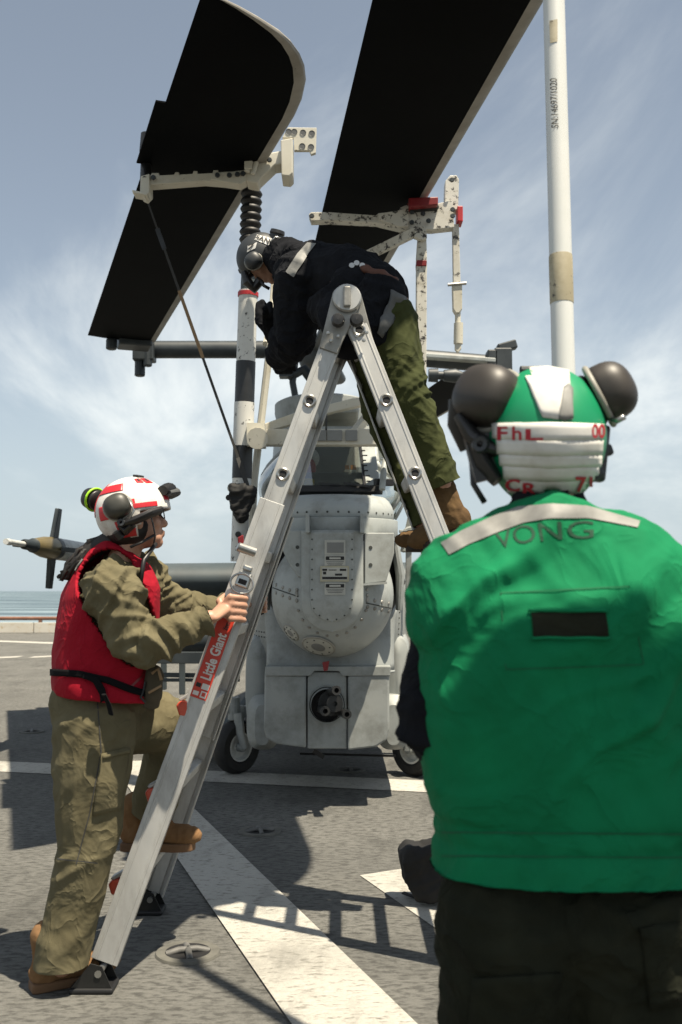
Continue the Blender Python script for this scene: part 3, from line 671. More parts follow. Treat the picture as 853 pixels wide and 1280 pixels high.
# placards on the door
DF = domed(0, 0.1, BR + 0.037)
def plac(x0, y0, x1, y1, matn, dep, name='placard', par=None):
    m = MB(); m.plate([(x0, y0), (x1, y0), (x1, y1), (x0, y1)], DF - dep, 0.004); return m.build(name, matn, par or heli)
p1 = plac(406, 675, 432, 693.5, 'placard', 0.004); plac(409, 678, 430, 691, 'placard_grey', 0.006, 'print_block', p1)
for y in (694, 728.5):
    p1 = plac(406, y, 432, y + (13 if y < 700 else 15), 'placard', 0.004)
    plac(407.5, y + 1.5, 430.5, y + 6, 'ink_black', 0.006, 'print_block', p1); plac(412, y + 2.6, 426, y + 5, 'placard', 0.0075, 'print_block', p1)
    for k in range(3): plac(408 + k, y + 7.6 + 2 * k, 430 - k, y + 8.5 + 2 * k, 'placard_grey', 0.006, 'print_line', p1)
p1 = plac(400.5, 707.5, 436.5, 727, 'placard_tan', 0.004); plac(402.5, 709.5, 434.5, 725, 'placard', 0.006, 'print_block', p1)
for b in ((403.2, 711, 409, 713.5), (404, 714.5, 408, 718), (425, 711, 433, 713.6), (419, 717, 428, 719.5), (403, 721, 434, 724), (411, 712, 421, 713)): plac(*b, 'ink_black', 0.0075, 'print_line', p1)
# cheek plates, brow band, hood
m = MB(); m.plate([(345, 663), (381, 663), (381, 722), (372, 721), (359, 700), (347, 673)], 6.0, 0.10); pl = m.build('turret_cheek_plate', 'heli_pale', heli, bevel=0.006)
m = MB(); m.plate([(456, 666), (493, 666), (493, 692), (483, 727), (456, 730)], 6.0, 0.10); pr = m.build('turret_cheek_plate', 'heli_pale', heli, bevel=0.006)
for par, pts in ((pl, ((372, 684), (372, 706))), (pr, ((463.5, 684.5), (463.5, 706)))):
    for x, y in pts:
        m = MB(); c = P(x, y, 6.0); m.lathe([(0.001, 0.003), (0.010, 0.003), (0.013, -0.002)], c, (0, -1, 0), 12); m.build('screw', 'seam', par)
m = MB(); m.plate([(454, 729.5), (484, 727), (484, 730), (454, 732)], 5.99, 0.06); m.build('cheek_foot', 'heli_pale', heli)
HX = X0 + 0.035
def arcp(t, r, z, yc=6.40, sq=0.92):
    a = math.radians(-88 + 176 * t); return V((HX + r * math.sin(a), yc - r * sq * math.cos(a), z))
rows = [(0.400, P(420, 668, 6.0).z, 6.40), (0.404, P(420, 646, 6.0).z, 6.40), (0.396, P(420, 644.5, 6.0).z, 6.40)]
m = MB(); m.grid(lambda u, v: arcp(u, rows[0][0], rows[0][1] + (rows[1][1] - rows[0][1]) * v), 40, 2)
m.build('brow_band', 'heli_pale', heli, smooth='auto', solid=0.03, bevel=0.004)
zb = rows[1][1]
hood = [(0.385, zb - 0.03, 6.40), (0.385, zb + 0.05, 6.405), (0.378, zb + 0.085, 6.42), (0.36, zb + 0.125, 6.46), (0.34, zb + 0.155, 6.55), (0.34, zb + 0.185, 6.85), (0.37, zb + 0.20, 7.2), (0.42, zb + 0.21, 7.7)]
m = MB()
vs_ = [arcp(i / 36, r, z, yc) for r, z, yc in hood for i in range(37)]
m.add(vs_, [(j * 37 + i, j * 37 + i + 1, (j + 1) * 37 + i + 1, (j + 1) * 37 + i) for j in range(len(hood) - 1) for i in range(36)])
m.build('nose_hood', 'heli_pale', heli, smooth=True, solid=0.01)
m = MB()
for i in range(3, 35, 2):
    p = arcp(i / 36, 0.388, zb + 0.035); m.lathe([(0.0005, 0.004), (0.005, 0.003), (0.007, 0)], p, p - V((HX, 6.4, p.z)), 8)
tag(m.build('hood_screws', 'seam', heli), kind='stuff')
for x in (384.5, 453):
    m = MB(); m.plate([(x - 2.2, 642), (x + 2.2, 642), (x + 2.6, 666), (x - 2.6, 666)], 5.93, 0.16); m.build('brow_rib', 'heli_pale', heli, bevel=0.003)
# black ellipsoid painting the shadow gap behind the ball
m = MB(); m.ell(BC + V((0, 0.22, 0.10)), (0.455, 0.20, 0.40), nu=40, nv=24); m.build('turret_shadow_gap', 'hole_black', heli, smooth=True)
for s in (-1, 1):               # side yoke arms holding the ball
    m = MB(); m.tube([V((BC.x + s * 0.40, 6.44, BC.z + 0.34)), V((BC.x + s * 0.435, 6.44, BC.z + 0.12)), V((BC.x + s * 0.425, 6.45, BC.z - 0.10))], [0.028, 0.03, 0.02], 10, flat=2.6); m.build('turret_yoke', 'heli_grey', heli, smooth='auto')
m = MB(); m.plate([(403, 828), (412, 826), (410, 838), (405, 839)], 6.13, 0.006); m.build('red_flag', 'dark_red', heli)
# ---- rivet rows on the fuselage sides
fb = bvh_of([fus]); m = MB()
for x0, y0, x1, y1, n in ((306, 786, 340, 792, 12), (306, 792, 340, 798, 12), (318, 720, 318, 800, 14), (500, 745, 497, 820, 12), (490, 790, 470, 826, 8)):
    for i in range(n):
        t = i / (n - 1); q = lay(fb, (x0 + (x1 - x0) * t, y0 + (y1 - y0) * t), 0.0)
        if q is not None: m.lathe([(0.0005, 0.004), (0.006, 0.002), (0.007, -0.002)], q, (0, -1, 0.1), 7)
tag(m.build('rivets', 'seam', heli), kind='stuff')
# bracket group on the right of the nose
m = MB(); c = P(513, 668, 6.75); m.lathe([(0.001, 0.03), (0.045, 0.03), (0.055, 0.01), (0.055, -0.03)], c, (0, -1, 0), 20); br = m.build('mirror_bracket', 'heli_pale', heli, smooth='auto')
m = MB(); m.lathe([(0.001, 0.04), (0.014, 0.04), (0.018, 0.028)], c, (0, -1, 0), 12); m.build('bolt', 'rust', br)
m = MB(); m.beam(P(499, 664, 6.75), P(512, 665, 6.75), 0.02, 0.02); m.beam(P(505, 690, 6.75), P(516, 640, 6.8), 0.05, 0.03); m.beam(P(500, 700, 6.8), P(500, 760, 6.8), 0.03, 0.03); m.beam(P(511, 672, 6.75), P(511, 760, 6.8), 0.04, 0.03); m.build('side_bracket', 'heli_pale', heli, bevel=0.004)
m = MB(); m.lathe([(0.001, 0.05), (0.03, 0.05), (0.036, 0.03), (0.036, -0.04)], P(500, 727, 6.7), (0, -1, 0), 16); m.build('side_lamp', 'black_plastic', heli, smooth='auto')
# left cheek sensor (dark porthole)
m = MB(); m.lathe([(0.001, 0.0), (0.045, 0.0), (0.05, 0.012), (0.06, 0.010), (0.065, -0.01)], P(323, 757, 6.66), (-0.25, -1, 0), 20); m.build('side_port', 'hole_black', heli, smooth='auto')
# ---- cockpit: windshield, frame, side glass, interior
W = [P(374, 611, 6.95), P(457, 611, 6.95), P(449, 543, 7.75), P(383, 543, 7.75)]
m = MB(); m.add(W, [(0, 1, 2, 3)]); m.build('windshield_pane', 'canopy_glass', heli)
def bar(name, a, b, w_, h_, matn='heli_pale', par=None, bevel=0.004):
    mm = MB(); mm.beam(a, b, w_, h_, (0, -1, 0.3)); return mm.build(name, matn, par or heli, bevel=bevel)
bar('windshield_post', W[0] - V((0.03, 0, 0)), W[3] - V((0.03, 0, 0)), 0.055, 0.06)
m = MB(); m.add([W[3].lerp(W[0], 0.02) + V((0.02, -0.02, 0.0)), W[2].lerp(W[1], 0.02) + V((-0.02, -0.02, 0.0)), W[2].lerp(W[1], 0.20) + V((-0.03, -0.02, 0.004)), W[3].lerp(W[0], 0.20) + V((0.03, -0.02, 0.004))], [(0, 1, 2, 3)]); m.build('painted_top_band', 'placard_tan', heli)  # tan strip paints reflected sky and header shade along the pane top
bar('windshield_post', W[1] + V((0.055, 0, 0)), W[2] + V((0.055, 0, 0)), 0.10, 0.06)
bar('windshield_seal', W[1] + V((0.0, -0.012, 0)), W[2] + V((0.0, -0.012, 0)), 0.022, 0.03, 'black_plastic')
bar('windshield_sill', W[0] + V((-0.05, -0.02, -0.01)), W[1] + V((0.12, -0.02, -0.01)), 0.05, 0.06, 'black_plastic')
bar('windshield_header', W[3] + V((-0.06, 0, 0.02)), W[2] + V((0.09, 0, 0.02)), 0.07, 0.06)
m = MB()
for i in range(12):
    t = i / 11; p = W[1].lerp(W[2], t) + V((0.012 + 0.02 * random.random(), -0.04, 0)); m.box(p, (0.025 + 0.02 * random.random(), 0.012, 0.03))
tag(m.build('seal_remnants', 'black_plastic', heli), kind='stuff')
m = MB(); m.tube([P(478, 612, 6.75), P(480, 585, 6.8), P(487, 556, 6.95), P(490, 540, 7.1)], 0.022, 10); m.build('canopy_tube', 'heli_pale', heli, smooth='auto')
m = MB(); m.beam(P(430, 604, 6.9), P(462, 608, 6.88), 0.015, 0.015); m.beam(P(425, 606, 6.9), P(400, 604, 6.9), 0.012, 0.012); m.build('wiper_arm', 'black_plastic', heli)
m = MB(); m.beam(P(468, 603, 6.8), P(492, 603, 6.85), 0.04, 0.05); m.build('window_latch', 'black_plastic', heli, bevel=0.006)
for s in (-1, 1):               # bulged side glass and its frames
    secs = []
    for y, zt, hb, hm, htop in ((6.98, 2.05, 0.30, 0.33, 0.27), (7.4, 2.33, 0.44, 0.50, 0.27), (7.8, 2.54, 0.50, 0.57, 0.24), (8.5, 2.74, 0.52, 0.60, 0.20), (9.3, 2.80, 0.50, 0.54, 0.20)):
        zb_ = 1.98
        row = []
        for k in range(11):
            t = k / 10; zz_ = zb_ + (zt - zb_) * t; bul = math.sin(math.pi * min(1, t * 1.15) * 0.87)
            hw = hb * (1 - t) + htop * t + (hm - (hb + htop) / 2) * bul
            row.append(V((X0 + 0.02 + s * hw, y, zz_)))
        secs.append(row)
    m = MB(); m.add([p for r in secs for p in r], [(j * 11 + i, j * 11 + i + 1, (j + 1) * 11 + i + 1, (j + 1) * 11 + i) for j in range(4) for i in range(10)])
    m.build('side_window', 'canopy_glass', heli, smooth=True)
    for j in (1, 3):
        m = MB(); m.tube(secs[j], 0.022, 8); m.build('canopy_frame', 'heli_pale', heli, smooth=True)
    m = MB(); m.tube([r[10] for r in secs[1:]], 0.03, 8); m.build('canopy_rail', 'heli_pale', heli, smooth=True)
m = MB(); m.box((X0, 8.6, 2.80), (0.46, 1.6, 0.05)); m.build('canopy_roof', 'heli_pale', heli, bevel=0.02)
m = MB(); m.box((X0 + 0.02, 7.75, 2.13), (0.60, 0.25, 0.30)); ip = m.build('instrument_panel', 'panel_dark', heli, bevel=0.02)
for x, y, w_, h_, mt in ((434, 584, 5, 5, 'orange_label'), (442, 584, 7, 5.5, 'orange_label'), (442, 589, 8, 3, 'sticker_white')):
    m = MB(); m.plate([(x - w_ / 2, y - h_ / 2), (x + w_ / 2, y - h_ / 2), (x + w_ / 2, y + h_ / 2), (x - w_ / 2, y + h_ / 2)], 7.60, 0.01); m.build('warning_label', mt, ip)
m = MB(); m.box((X0, 8.5, 2.0), (0.8, 1.9, 0.1)); m.build('cockpit_floor', 'panel_dark', heli)
for y in (8.25, 9.2):
    m = MB(); m.box((X0 + 0.02, y, 2.33), (0.42, 0.12, 0.58)); m.box((X0 + 0.02, y - 0.02, 2.66), (0.22, 0.10, 0.14)); m.build('cockpit_seat', 'seat_grey', heli, bevel=0.03)
m = MB(); m.ell(P(388, 573, 8.05), (0.075, 0.09, 0.085)); m.build('spare_helmet', 'tape_white', heli, smooth=True)
m = MB(); m.ell(P(386, 586, 7.95), (0.06, 0.06, 0.09)); m.build('seat_pad', 'red_paint', heli, smooth=True)
m = MB(); m.box(P(385, 604, 7.5), (0.10, 0.05, 0.07)); m.build('kit_pouch', 'yellow', heli, bevel=0.02)
# ---- engine cowling and rotor mast
CX = P(405, 520, 9.7).x
def ring(z, hw, hd, y): return [V((CX + hw * math.cos(2 * math.pi * k / 32), y + hd * math.sin(2 * math.pi * k / 32), z)) for k in range(32)]
loft([ring(2.3, 0.40, 0.5, 9.9), ring(2.75, 0.44, 0.55, 9.9), ring(2.95, 0.45, 0.6, 9.9), ring(3.14, 0.50, 0.66, 9.95), ring(3.22, 0.50, 0.66, 9.95), ring(3.24, 0.46, 0.62, 9.95), ring(2.95, 0.42, 0.55, 9.95)]).build('engine_cowling', 'heli_grey', heli, smooth='auto')
m = MB(); m.box((CX - 0.0, 9.36, 2.80), (0.30, 0.1, 0.10)); m.build('intake_slot', 'hole_black', heli, bevel=0.04)
loft([ring(2.6, 0.62, 1.2, 11.3), ring(3.0, 0.60, 1.15, 11.3), ring(3.35, 0.42, 0.9, 11.3), ring(3.5, 0.2, 0.4, 11.3)]).build('transmission_fairing', 'heli_pale', heli, smooth='auto')
HUB = P(400, 437, 11.3)
m = MB(); m.lathe([(0.10, -1.0), (0.10, -0.25), (0.22, -0.2), (0.26, -0.1), (0.26, 0.06), (0.2, 0.12), (0.001, 0.14)], HUB, (0, 0, 1), 24); m.build('rotor_mast', 'hub_dark', heli, smooth='auto')
for s, end in ((-1, P(186, 437, 11.2)), (1, P(628, 456, 11.3))):
    m = MB(); m.tube([HUB, HUB.lerp(end, 0.2), end], [0.13, 0.10, 0.10], 18); y_ = m.build('yoke_arm', 'hub_dark', heli, smooth='auto')
m = MB(); m.beam(P(520, 446, 11.2), P(618, 453, 11.2), 0.24, 0.05); m.build('yoke_cover', 'heli_pale', heli, bevel=0.01)
m = MB(); m.tube([HUB, V((-0.1, 10.1, 4.08))], [0.12, 0.11], 16, flat=0.7); m.build('yoke_arm', 'hub_dark', heli, smooth='auto')
m = MB(); m.tube([HUB, HUB + V((0.2, 1.6, 0.0))], [0.12, 0.11], 16, flat=0.7); m.build('yoke_arm', 'hub_dark', heli, smooth='auto')
m = MB(); c = P(181, 438, 11.15); m.box(c, (0.24, 0.2, 0.26)); m.cyl(c + V((-0.05, 0, -0.30)), c + V((-0.05, 0, 0.2)), 0.06, n=12); m.cyl(c + V((0.05, -0.06, -0.2)), c + V((0.05, -0.06, 0.12)), 0.05, n=12); m.build('fold_hinge', 'hub_dark', heli, bevel=0.015)
m = MB(); c = P(628, 452, 11.2); m.box(c, (0.2, 0.2, 0.28)); m.box(c + V((-0.12, 0, 0.02)), (0.12, 0.2, 0.2)); m.beam(c + V((-0.05, 0, 0.14)), c + V((0.16, 0, 0.20)), 0.14, 0.10); m.cyl(c + V((0.2, 0, -0.1)), c + V((0.45, 0, -0.1)), 0.05, n=12); m.build('fold_hinge', 'hub_dark', heli, bevel=0.015)
m = MB(); a, b = P(536, 469, 10.4), P(582, 470, 10.4); m.tube([a, a.lerp(b, 0.25), a.lerp(b, 0.26), a.lerp(b, 0.4), a.lerp(b, 0.41), a.lerp(b, 0.72), b], [0.07, 0.075, 0.045, 0.045, 0.06, 0.075, 0.03], 14); m.tube([b, P(600, 470, 10.4)], 0.03, 8); m.build('pitch_link', 'hub_dark', heli, smooth='auto')
m = MB(); m.tube([P(352, 455, 10.2), P(365, 470, 10.2), P(380, 462, 10.2), P(395, 480, 10.2)], 0.06, 10); m.box(P(356, 452, 10.2), (0.25, 0.2, 0.14)); m.box(P(358, 465, 10.2), (0.14, 0.15, 0.12)); m.tube([P(372, 430, 10.2), P(366, 478, 10.2), P(372, 510, 10.2)], 0.035, 8); m.build('swashplate_linkage', 'hub_dark', heli, smooth='auto')
# ---- rotor blades
def blade(le_root, span, chordv, length, chord, tipdir_len=0.95, tab=True, name='rotor_blade', root=1.0):
    """le_root: leading-edge point at the root; span towards the tip; chordv from leading to trailing edge"""
    span, chordv = V(span).normalized(), V(chordv).normalized(); up = V((0, 0, 1))
    st = [(0.0, 0.0, 0.0)]
    prof = [(0.95, 0.73), (0.75, 0.715), (0.54, 0.676), (0.40, 0.625), (0.30, 0.57), (0.21, 0.50), (0.137, 0.42), (0.06, 0.30), (0.0, 0.19), (-0.035, 0.11), (-0.06, 0.03)]
    st = [(0.0, 1.0), (0.25, 1.0), (length * 0.5, 1.0)]
    st += [(length - s, p / 0.73) for s, p in prof]
    cs = [0, 0.02, 0.06, 0.11, 0.11001, 0.25, 0.5, 0.75, 1.0]
    def th(c, ch): return 0.115 * ch * (2.969 * math.sqrt(c) - 1.26 * c - 3.516 * c * c + 2.843 * c ** 3 - 1.015 * c ** 4) / 2.0 * 1.0 + 0.003
    body, strip = MB(), MB()
    def sect(s, w_, cl):
        c0 = chord * (root + (1 - root) * max(0, s) / length); ch = c0 * w_; le = le_root + span * s + chordv * (c0 - ch)
        return [le + chordv * (ch * c) + up * (th(c, ch)) for c in reversed(cl)] + [le + chordv * (ch * c) - up * (th(c, ch) * 0.75) for c in cl[(1 if cl[0] == 0 else 0):]]
    fc = min(0.11, 1)
    B = [sect(s, w_, [0.10, 0.25, 0.5, 0.75, 1.0]) for s, w_ in st]; n = len(B[0])
    body.add([p for r in B for p in r], [(j * n + i, j * n + (i + 1) % n, (j + 1) * n + (i + 1) % n, (j + 1) * n + i) for j in range(len(B) - 1) for i in range(n)] + [tuple(range(n)), tuple(range((len(B) - 1) * n, len(B) * n))])
    o = body.build(name, 'blade_black', heli, smooth='auto')
    Q = [sect(s, w_, [0, 0.015, 0.04, 0.07, 0.10]) for s, w_ in st]; n2 = len(Q[0])
    strip.add([p for r in Q for p in r], [(j * n2 + i, j * n2 + i + 1, (j + 1) * n2 + i + 1, (j + 1) * n2 + i) for j in range(len(Q) - 1) for i in range(n2 - 1)])
    strip.build('abrasion_strip', 'blade_strip', o, smooth='auto')
    if tab:
        m = MB(); te = le_root + chordv * chord
        m.box(te + span * (length - 1.45) + chordv * 0.02, (0.07, 0.85, 0.01), (chordv, span, up)); m.build('trim_tab', 'blade_black', o)
    return o
sl = V((0.321, -0.947, 0)); cl_ = V((-0.947, -0.321, 0))
te_tip = Zp(250, 0, 4.1); te_root = te_tip - sl * 6.42
b1 = blade(te_root - cl_ * 0.73, sl, cl_, 6.42, 0.73)
m = MB(); c = te_root - cl_ * 0.5 + V((0, 0, -0.02)); m.box(c - sl * 0.05, (0.35, 0.3, 0.14), (cl_, sl, V((0, 0, 1)))); m.cyl(c + cl_ * 0.25 + V((0, 0, -0.12)), c + cl_ * 0.25, 0.06, n=12); m.build('blade_cuff', 'hub_dark', heli, bevel=0.02)
sr = V((0.118, -0.993, 0)); cr = V((-0.993, -0.118, 0))
lr0, lr1 = Zp(480, 340, 4.1), Zp(675, 10, 4.1); sr = (lr1 - lr0).normalized(); cr = V((sr.y, -sr.x, 0)); le_r = lr0 - sr * 1.9
b2 = blade(le_r, sr, cr, 6.9, 0.83, tab=False, root=0.70)
b3 = blade(P(600, 470, 11.6) + V((0.35, 0, 0)), V((-0.20, 0.98, 0)), V((-0.98, -0.2, 0)), 6.4, 0.73, tab=False)
# ---- stub wings, tail, skids
for s in (-1, 1):
    secs = []
    for t in (0, 0.5, 1):
        x = X0 + s * (0.5 + 1.95 * t); r = 0.175 - 0.02 * t; row = []
        for k in range(20):
            a = 2 * math.pi * k / 20; row.append(V((x, 9.75 + (0.30 if math.cos(a) < 0 else 0.65) * math.cos(a), 1.47 + r * math.sin(a))))
        secs.append(row)
    loft(secs).build('stub_wing', 'heli_dark', heli, smooth='auto')
for s in (-1, 1):
    x = X0 + s * 0.98
    m = MB(); m.tube([V((x, 7.7, 0.30)), V((x, 7.85, 0.16)), V((x, 8.1, 0.10)), V((x, 11.4, 0.10))], 0.045, 12); m.build('skid', 'heli_dark', heli, smooth='auto')
    for y in (8.4, 10.8):
        m = MB(); m.tube([V((X0 + s * 0.3, y, 0.55)), V((X0 + s * 0.7, y, 0.45)), V((x, y, 0.12))], 0.04, 10); m.build('cross_tube', 'heli_dark', heli, smooth='auto')
m = MB(); m.prism([V((X0, 18.2, 1.9)), V((X0, 19.2, 1.9)), V((X0, 20.2, 3.4)), V((X0, 19.6, 3.4))], (0.08, 0, 0)); m.build('tail_fin', 'heli_grey', heli, bevel=0.02)
# under-fuselage antenna line
m = MB(); m.tube([P(375, 942, 6.9), P(420, 943, 6.9), P(495, 945, 6.9)], 0.008, 6); m.beam(P(392, 938, 6.9), P(405, 946, 6.9), 0.03, 0.03); m.build('belly_line', 'black_plastic', heli)

# ---- ground handling wheels
def wheel(px, py, d, s, label):
    c = P(px, py, d); R = c.z; R = min(R, 0.20); c.z = R
    e = empty('ground_handling_wheel', (c.x, c.y, 0), label, 'wheel', 'ground handling wheels under the helicopter')
    ax = V((s * 0.72, -0.70, 0)).normalized()
    m = MB(); m.lathe([(R * 0.52, 0.05), (R * 0.62, 0.066), (R * 0.85, 0.066), (R * 0.96, 0.045), (R, 0.015), (R, -0.015), (R * 0.96, -0.045), (R * 0.85, -0.066), (R * 0.62, -0.066), (R * 0.52, -0.05)], c, ax, 36); t = m.build('tyre', 'tyre', e, smooth='auto')
    m = MB(); m.lathe([(0.001, 0.03), (R * 0.2, 0.03), (R * 0.22, 0.02), (R * 0.40, 0.02), (R * 0.46, 0.055), (R * 0.53, 0.055), (R * 0.53, -0.055), (R * 0.4, -0.03), (0.001, -0.03)], c, ax, 30); m.build('rim', 'white_rim', e, smooth='auto')
    m = MB(); m.lathe([(0.001, 0.085), (0.03, 0.085), (0.034, 0.07), (0.034, 0.0)], c, ax, 14); m.build('hub_cap', 'heli_grey', e, smooth='auto')
    m = MB(); top = c + V((-s * 0.02, -0.02, R * 1.25)); f0 = c + ax * 0.09
    m.tube([f0, f0 + V((-s * 0.03, -0.02, 0.12)), top + ax * 0.05], [0.036, 0.045, 0.05], 12, flat=0.7); m.build('fork', 'heli_grey', e, smooth='auto')
    m = MB(); m.cyl(top + V((0, 0, -0.05)), top + V((0, 0, 0.12)), 0.045, n=14); m.beam(top, top + V((s * 0.25, 0.15, 0.03)), 0.06, 0.08); m.beam(top + V((-0.07, -0.02, 0.03)), top + V((0.07, 0.03, 0.03)), 0.05, 0.05); m.build('pivot', 'heli_grey', e, bevel=0.006)
wheel(296, 918, 7.6, 1, 'small black-tyred ground handling wheel behind the ladder, left of the gun')
wheel(519, 922, 7.5, -1, 'small black-tyred ground handling wheel partly hidden by the green vest')
# ---- wing-tip missile
ms = empty('missile', (-2.52, 9.6, 1.45), 'slim grey missile with dark crossed fins and an olive collar behind the red-vested crew member', 'missile')
mx_ = -2.5; mz = P(60, 684, 8.4).z
m = MB(); m.lathe([(0.001, 7.42), (0.022, 7.42), (0.026, 7.5), (0.022, 7.52), (0.022, 7.85)], (mx_, 0, mz), (0, 1, 0), 16); m.build('nose_probe', 'white_rim', ms, smooth='auto')
m = MB(); m.lathe([(0.03, 7.83), (0.042, 7.86), (0.045, 8.06), (0.06, 8.08)], (mx_, 0, mz), (0, 1, 0), 18); m.build('probe_sleeve', 'hub_dark', ms, smooth='auto')
m = MB(); m.lathe([(0.05, 8.08), (0.058, 8.10), (0.088, 8.36), (0.096, 8.55), (0.096, 8.6)], (mx_, 0, mz), (0, 1, 0), 20); m.build('collar', 'gold_olive', ms, smooth='auto')
m = MB(); m.lathe([(0.098, 8.58), (0.098, 8.70), (0.08, 8.71)], (mx_, 0, mz), (0, 1, 0), 20); m.build('fin_band', 'hub_dark', ms, smooth='auto')
m = MB(); m.lathe([(0.085, 8.69), (0.098, 8.76), (0.10, 10.6), (0.001, 10.62)], (mx_, 0, mz), (0, 1, 0), 20); m.build('body_tube', 'white_rim', ms, smooth='auto')
for d in (V((0.1, 0, 1)), V((-0.1, 0, -1)), V((-1, 0, 0.1)), V((1, 0, -0.1))):
    d.normalize(); o_ = V((mx_, 8.62, mz)); m = MB(); n_ = V((0, 1, 0)).cross(d)
    m.prism([o_ + d * 0.08 + V((0, -0.06, 0)) - n_ * 0.02, o_ + d * 0.08 + V((0, 0.09, 0)) - n_ * 0.02, o_ + d * 0.35 + V((0, 0.09, 0)) - n_ * 0.02, o_ + d * 0.35 + V((0, 0.0, 0)) - n_ * 0.02], n_ * 0.04); m.build('fin', 'hub_dark', ms, bevel=0.006)
m = MB(); m.beam(V((mx_ + 0.06, 9.0, mz - 0.17)), V((mx_ + 0.06, 10.5, mz - 0.17)), 0.14, 0.14); m.build('launch_rail', 'heli_dark', ms, bevel=0.03)

# ---- blade support racks
lr = empty('blade_support_rack', Zp(250, 225, 4.0), 'cream steel rack with notched beam clamped under the left rotor blade', 'rack')
D = 6.16
def plt(par, pts, d, th_, matn, name, bevel=0.004, label=None):
    mm = MB(); mm.plate(pts, d, th_); return mm.build(name, matn, par, bevel=bevel, label=label)
plt(lr, [(186, 222), (190, 216), (199, 216), (199, 219), (218, 218), (219, 215), (224, 215), (224, 218), (241, 217), (242, 213.5), (247, 213.5), (247, 217), (266, 216), (267, 212.5), (273, 212.5), (273, 215), (292, 214), (307, 212), (309, 226), (300, 231), (280, 228), (255, 226), (187, 231)], D, 0.09, 'rack_cream', 'notched_beam')
plt(lr, [(262, 216.5), (293, 215), (308, 217), (308, 226), (300, 230), (264, 224)], D - 0.02, 0.02, 'rack_cream', 'link_plate', 0.003)
plt(lr, [(176, 220), (187, 217), (187, 240), (181, 246), (175, 243)], D - 0.03, 0.12, 'rack_cream', 'end_bracket')
plt(lr, [(165, 237), (184, 241), (184, 244), (166, 241)], D - 0.05, 0.10, 'rack_cream', 'toggle_handle')
m = MB(); m.cyl(P(182, 226, D), P(184, 178, D + 0.1), 0.035, n=14); m.cyl(P(183, 190, D + 0.1), P(185, 168, D + 0.1), 0.045, n=14); m.beam(P(184, 173, D + 0.1), P(194, 172, D + 0.1), 0.06, 0.06); m.build('clamp_post', 'black_plastic', lr, smooth='auto')
plt(lr, [(306, 203), (314, 195), (352, 188), (354, 205), (344, 206), (325, 224), (322, 229), (308, 226)], D - 0.02, 0.14, 'rack_cream', 'gusset_block', 0.008)
plt(lr, [(351, 175), (366, 172), (366, 216), (362, 220), (352, 219)], D - 0.06, 0.18, 'rack_cream', 'upright_bracket', 0.006)
m = MB(); c = P(367, 166, D)
q = plt(lr, [(353, 172), (360, 159), (396, 159.5), (395, 191), (389, 193), (387, 188), (368, 188), (367, 172)], D + 0.02, 0.03, 'rack_cream', 'pierced_plate', 0.003)
for x, y in ((361, 165), (368, 165), (379, 166), (390, 167), (378, 183), (389, 184)):
    m = MB(); m.lathe([(0.0005, 0.0), (0.017, 0.0), (0.02, 0.002), (0.021, -0.002)], P(x, y, D + 0.02) + V((0, -0.0015, 0)), (0, -1, 0), 16); m.build('hole', 'reflective_dim', q)
m = MB(); m.cyl(P(309, 215, D - 0.05), P(316, 196, D - 0.05), 0.02, n=10); m.cyl(P(316, 218, D - 0.05), P(321, 202, D - 0.05), 0.016, n=10); m.box(P(311, 206, D - 0.05), (0.05, 0.05, 0.07)); m.build('latch', 'rack_cream', lr, bevel=0.004)
m = MB()
for x, y in ((192, 222), (287, 219), (297, 218), (304, 217), (272, 219), (337, 200), (359, 192)): m.lathe([(0.0005, 0.012), (0.014, 0.012), (0.017, 0)], P(x, y, D - 0.03), (0, -1, 0), 10)
tag(m.build('bolts', 'hub_dark', lr), kind='stuff')
# banded strut under the left rack
st = empty('support_strut', P(300, 700, 6.6), 'black-and-white banded upright strut with a ribbed black rubber bellows', 'strut')
A, B_ = P(315, 236, 6.55), P(299, 700, 6.6)
def on(y): return A.lerp(B_, (y - 236) / (700 - 236))
m = MB(); n = 11; prof = []
ax = (B_ - A).normalized(); L0, L1 = (on(238) - A).length, (on(345) - A).length
for i in range(n):
    h0 = L0 + (L1 - L0) * i / n; dh = (L1 - L0) / n
    prof += [(0.048, h0), (0.066, h0 + dh * 0.2), (0.074, h0 + dh * 0.5), (0.066, h0 + dh * 0.8)]
prof.append((0.048, L1)); m.lathe(prof, A, ax, 24); m.build('rubber_bellows', 'rubber', st, smooth=True)
for y0, y1, mt, r in ((228, 238, 'steel', 0.035), (345, 368, 'heli_dark', 0.052), (366, 455, 'strut_white', 0.064), (455, 506, 'strut_black', 0.066), (506, 560, 'strut_white', 0.068), (560, 600, 'strut_black', 0.066), (600, 640, 'strut_white', 0.064), (640, 702, 'strut_white', 0.056)):
    m = MB(); m.cyl(on(y0), on(y1 + 0.001), r, n=24); m.build('strut_band' if mt != 'steel' else 'top_pin', mt, st, smooth='auto')
m = MB(); m.cyl(on(368), on(373), 0.070, n=24); m.build('red_ring', 'red_paint', st, smooth='auto')
m = MB(); m.cyl(P(322, 548, 6.55), P(322, 548, 6.38), 0.07, n=14); m.beam(P(310, 545, 6.55), P(332, 545, 6.55), 0.16, 0.15); m.build('cross_joint', 'rack_cream', st, smooth='auto')
for x, y, r in ((290, 610, 0.03), (286, 622, 0.02), (316, 625, 0.02), (298, 668, 0.02)):
    m = MB(); m.cyl(P(x, y, 6.48), P(x, y, 6.60), r, n=12); m.build('pin', 'steel' if r > 0.02 else 'black_plastic', st, smooth='auto')
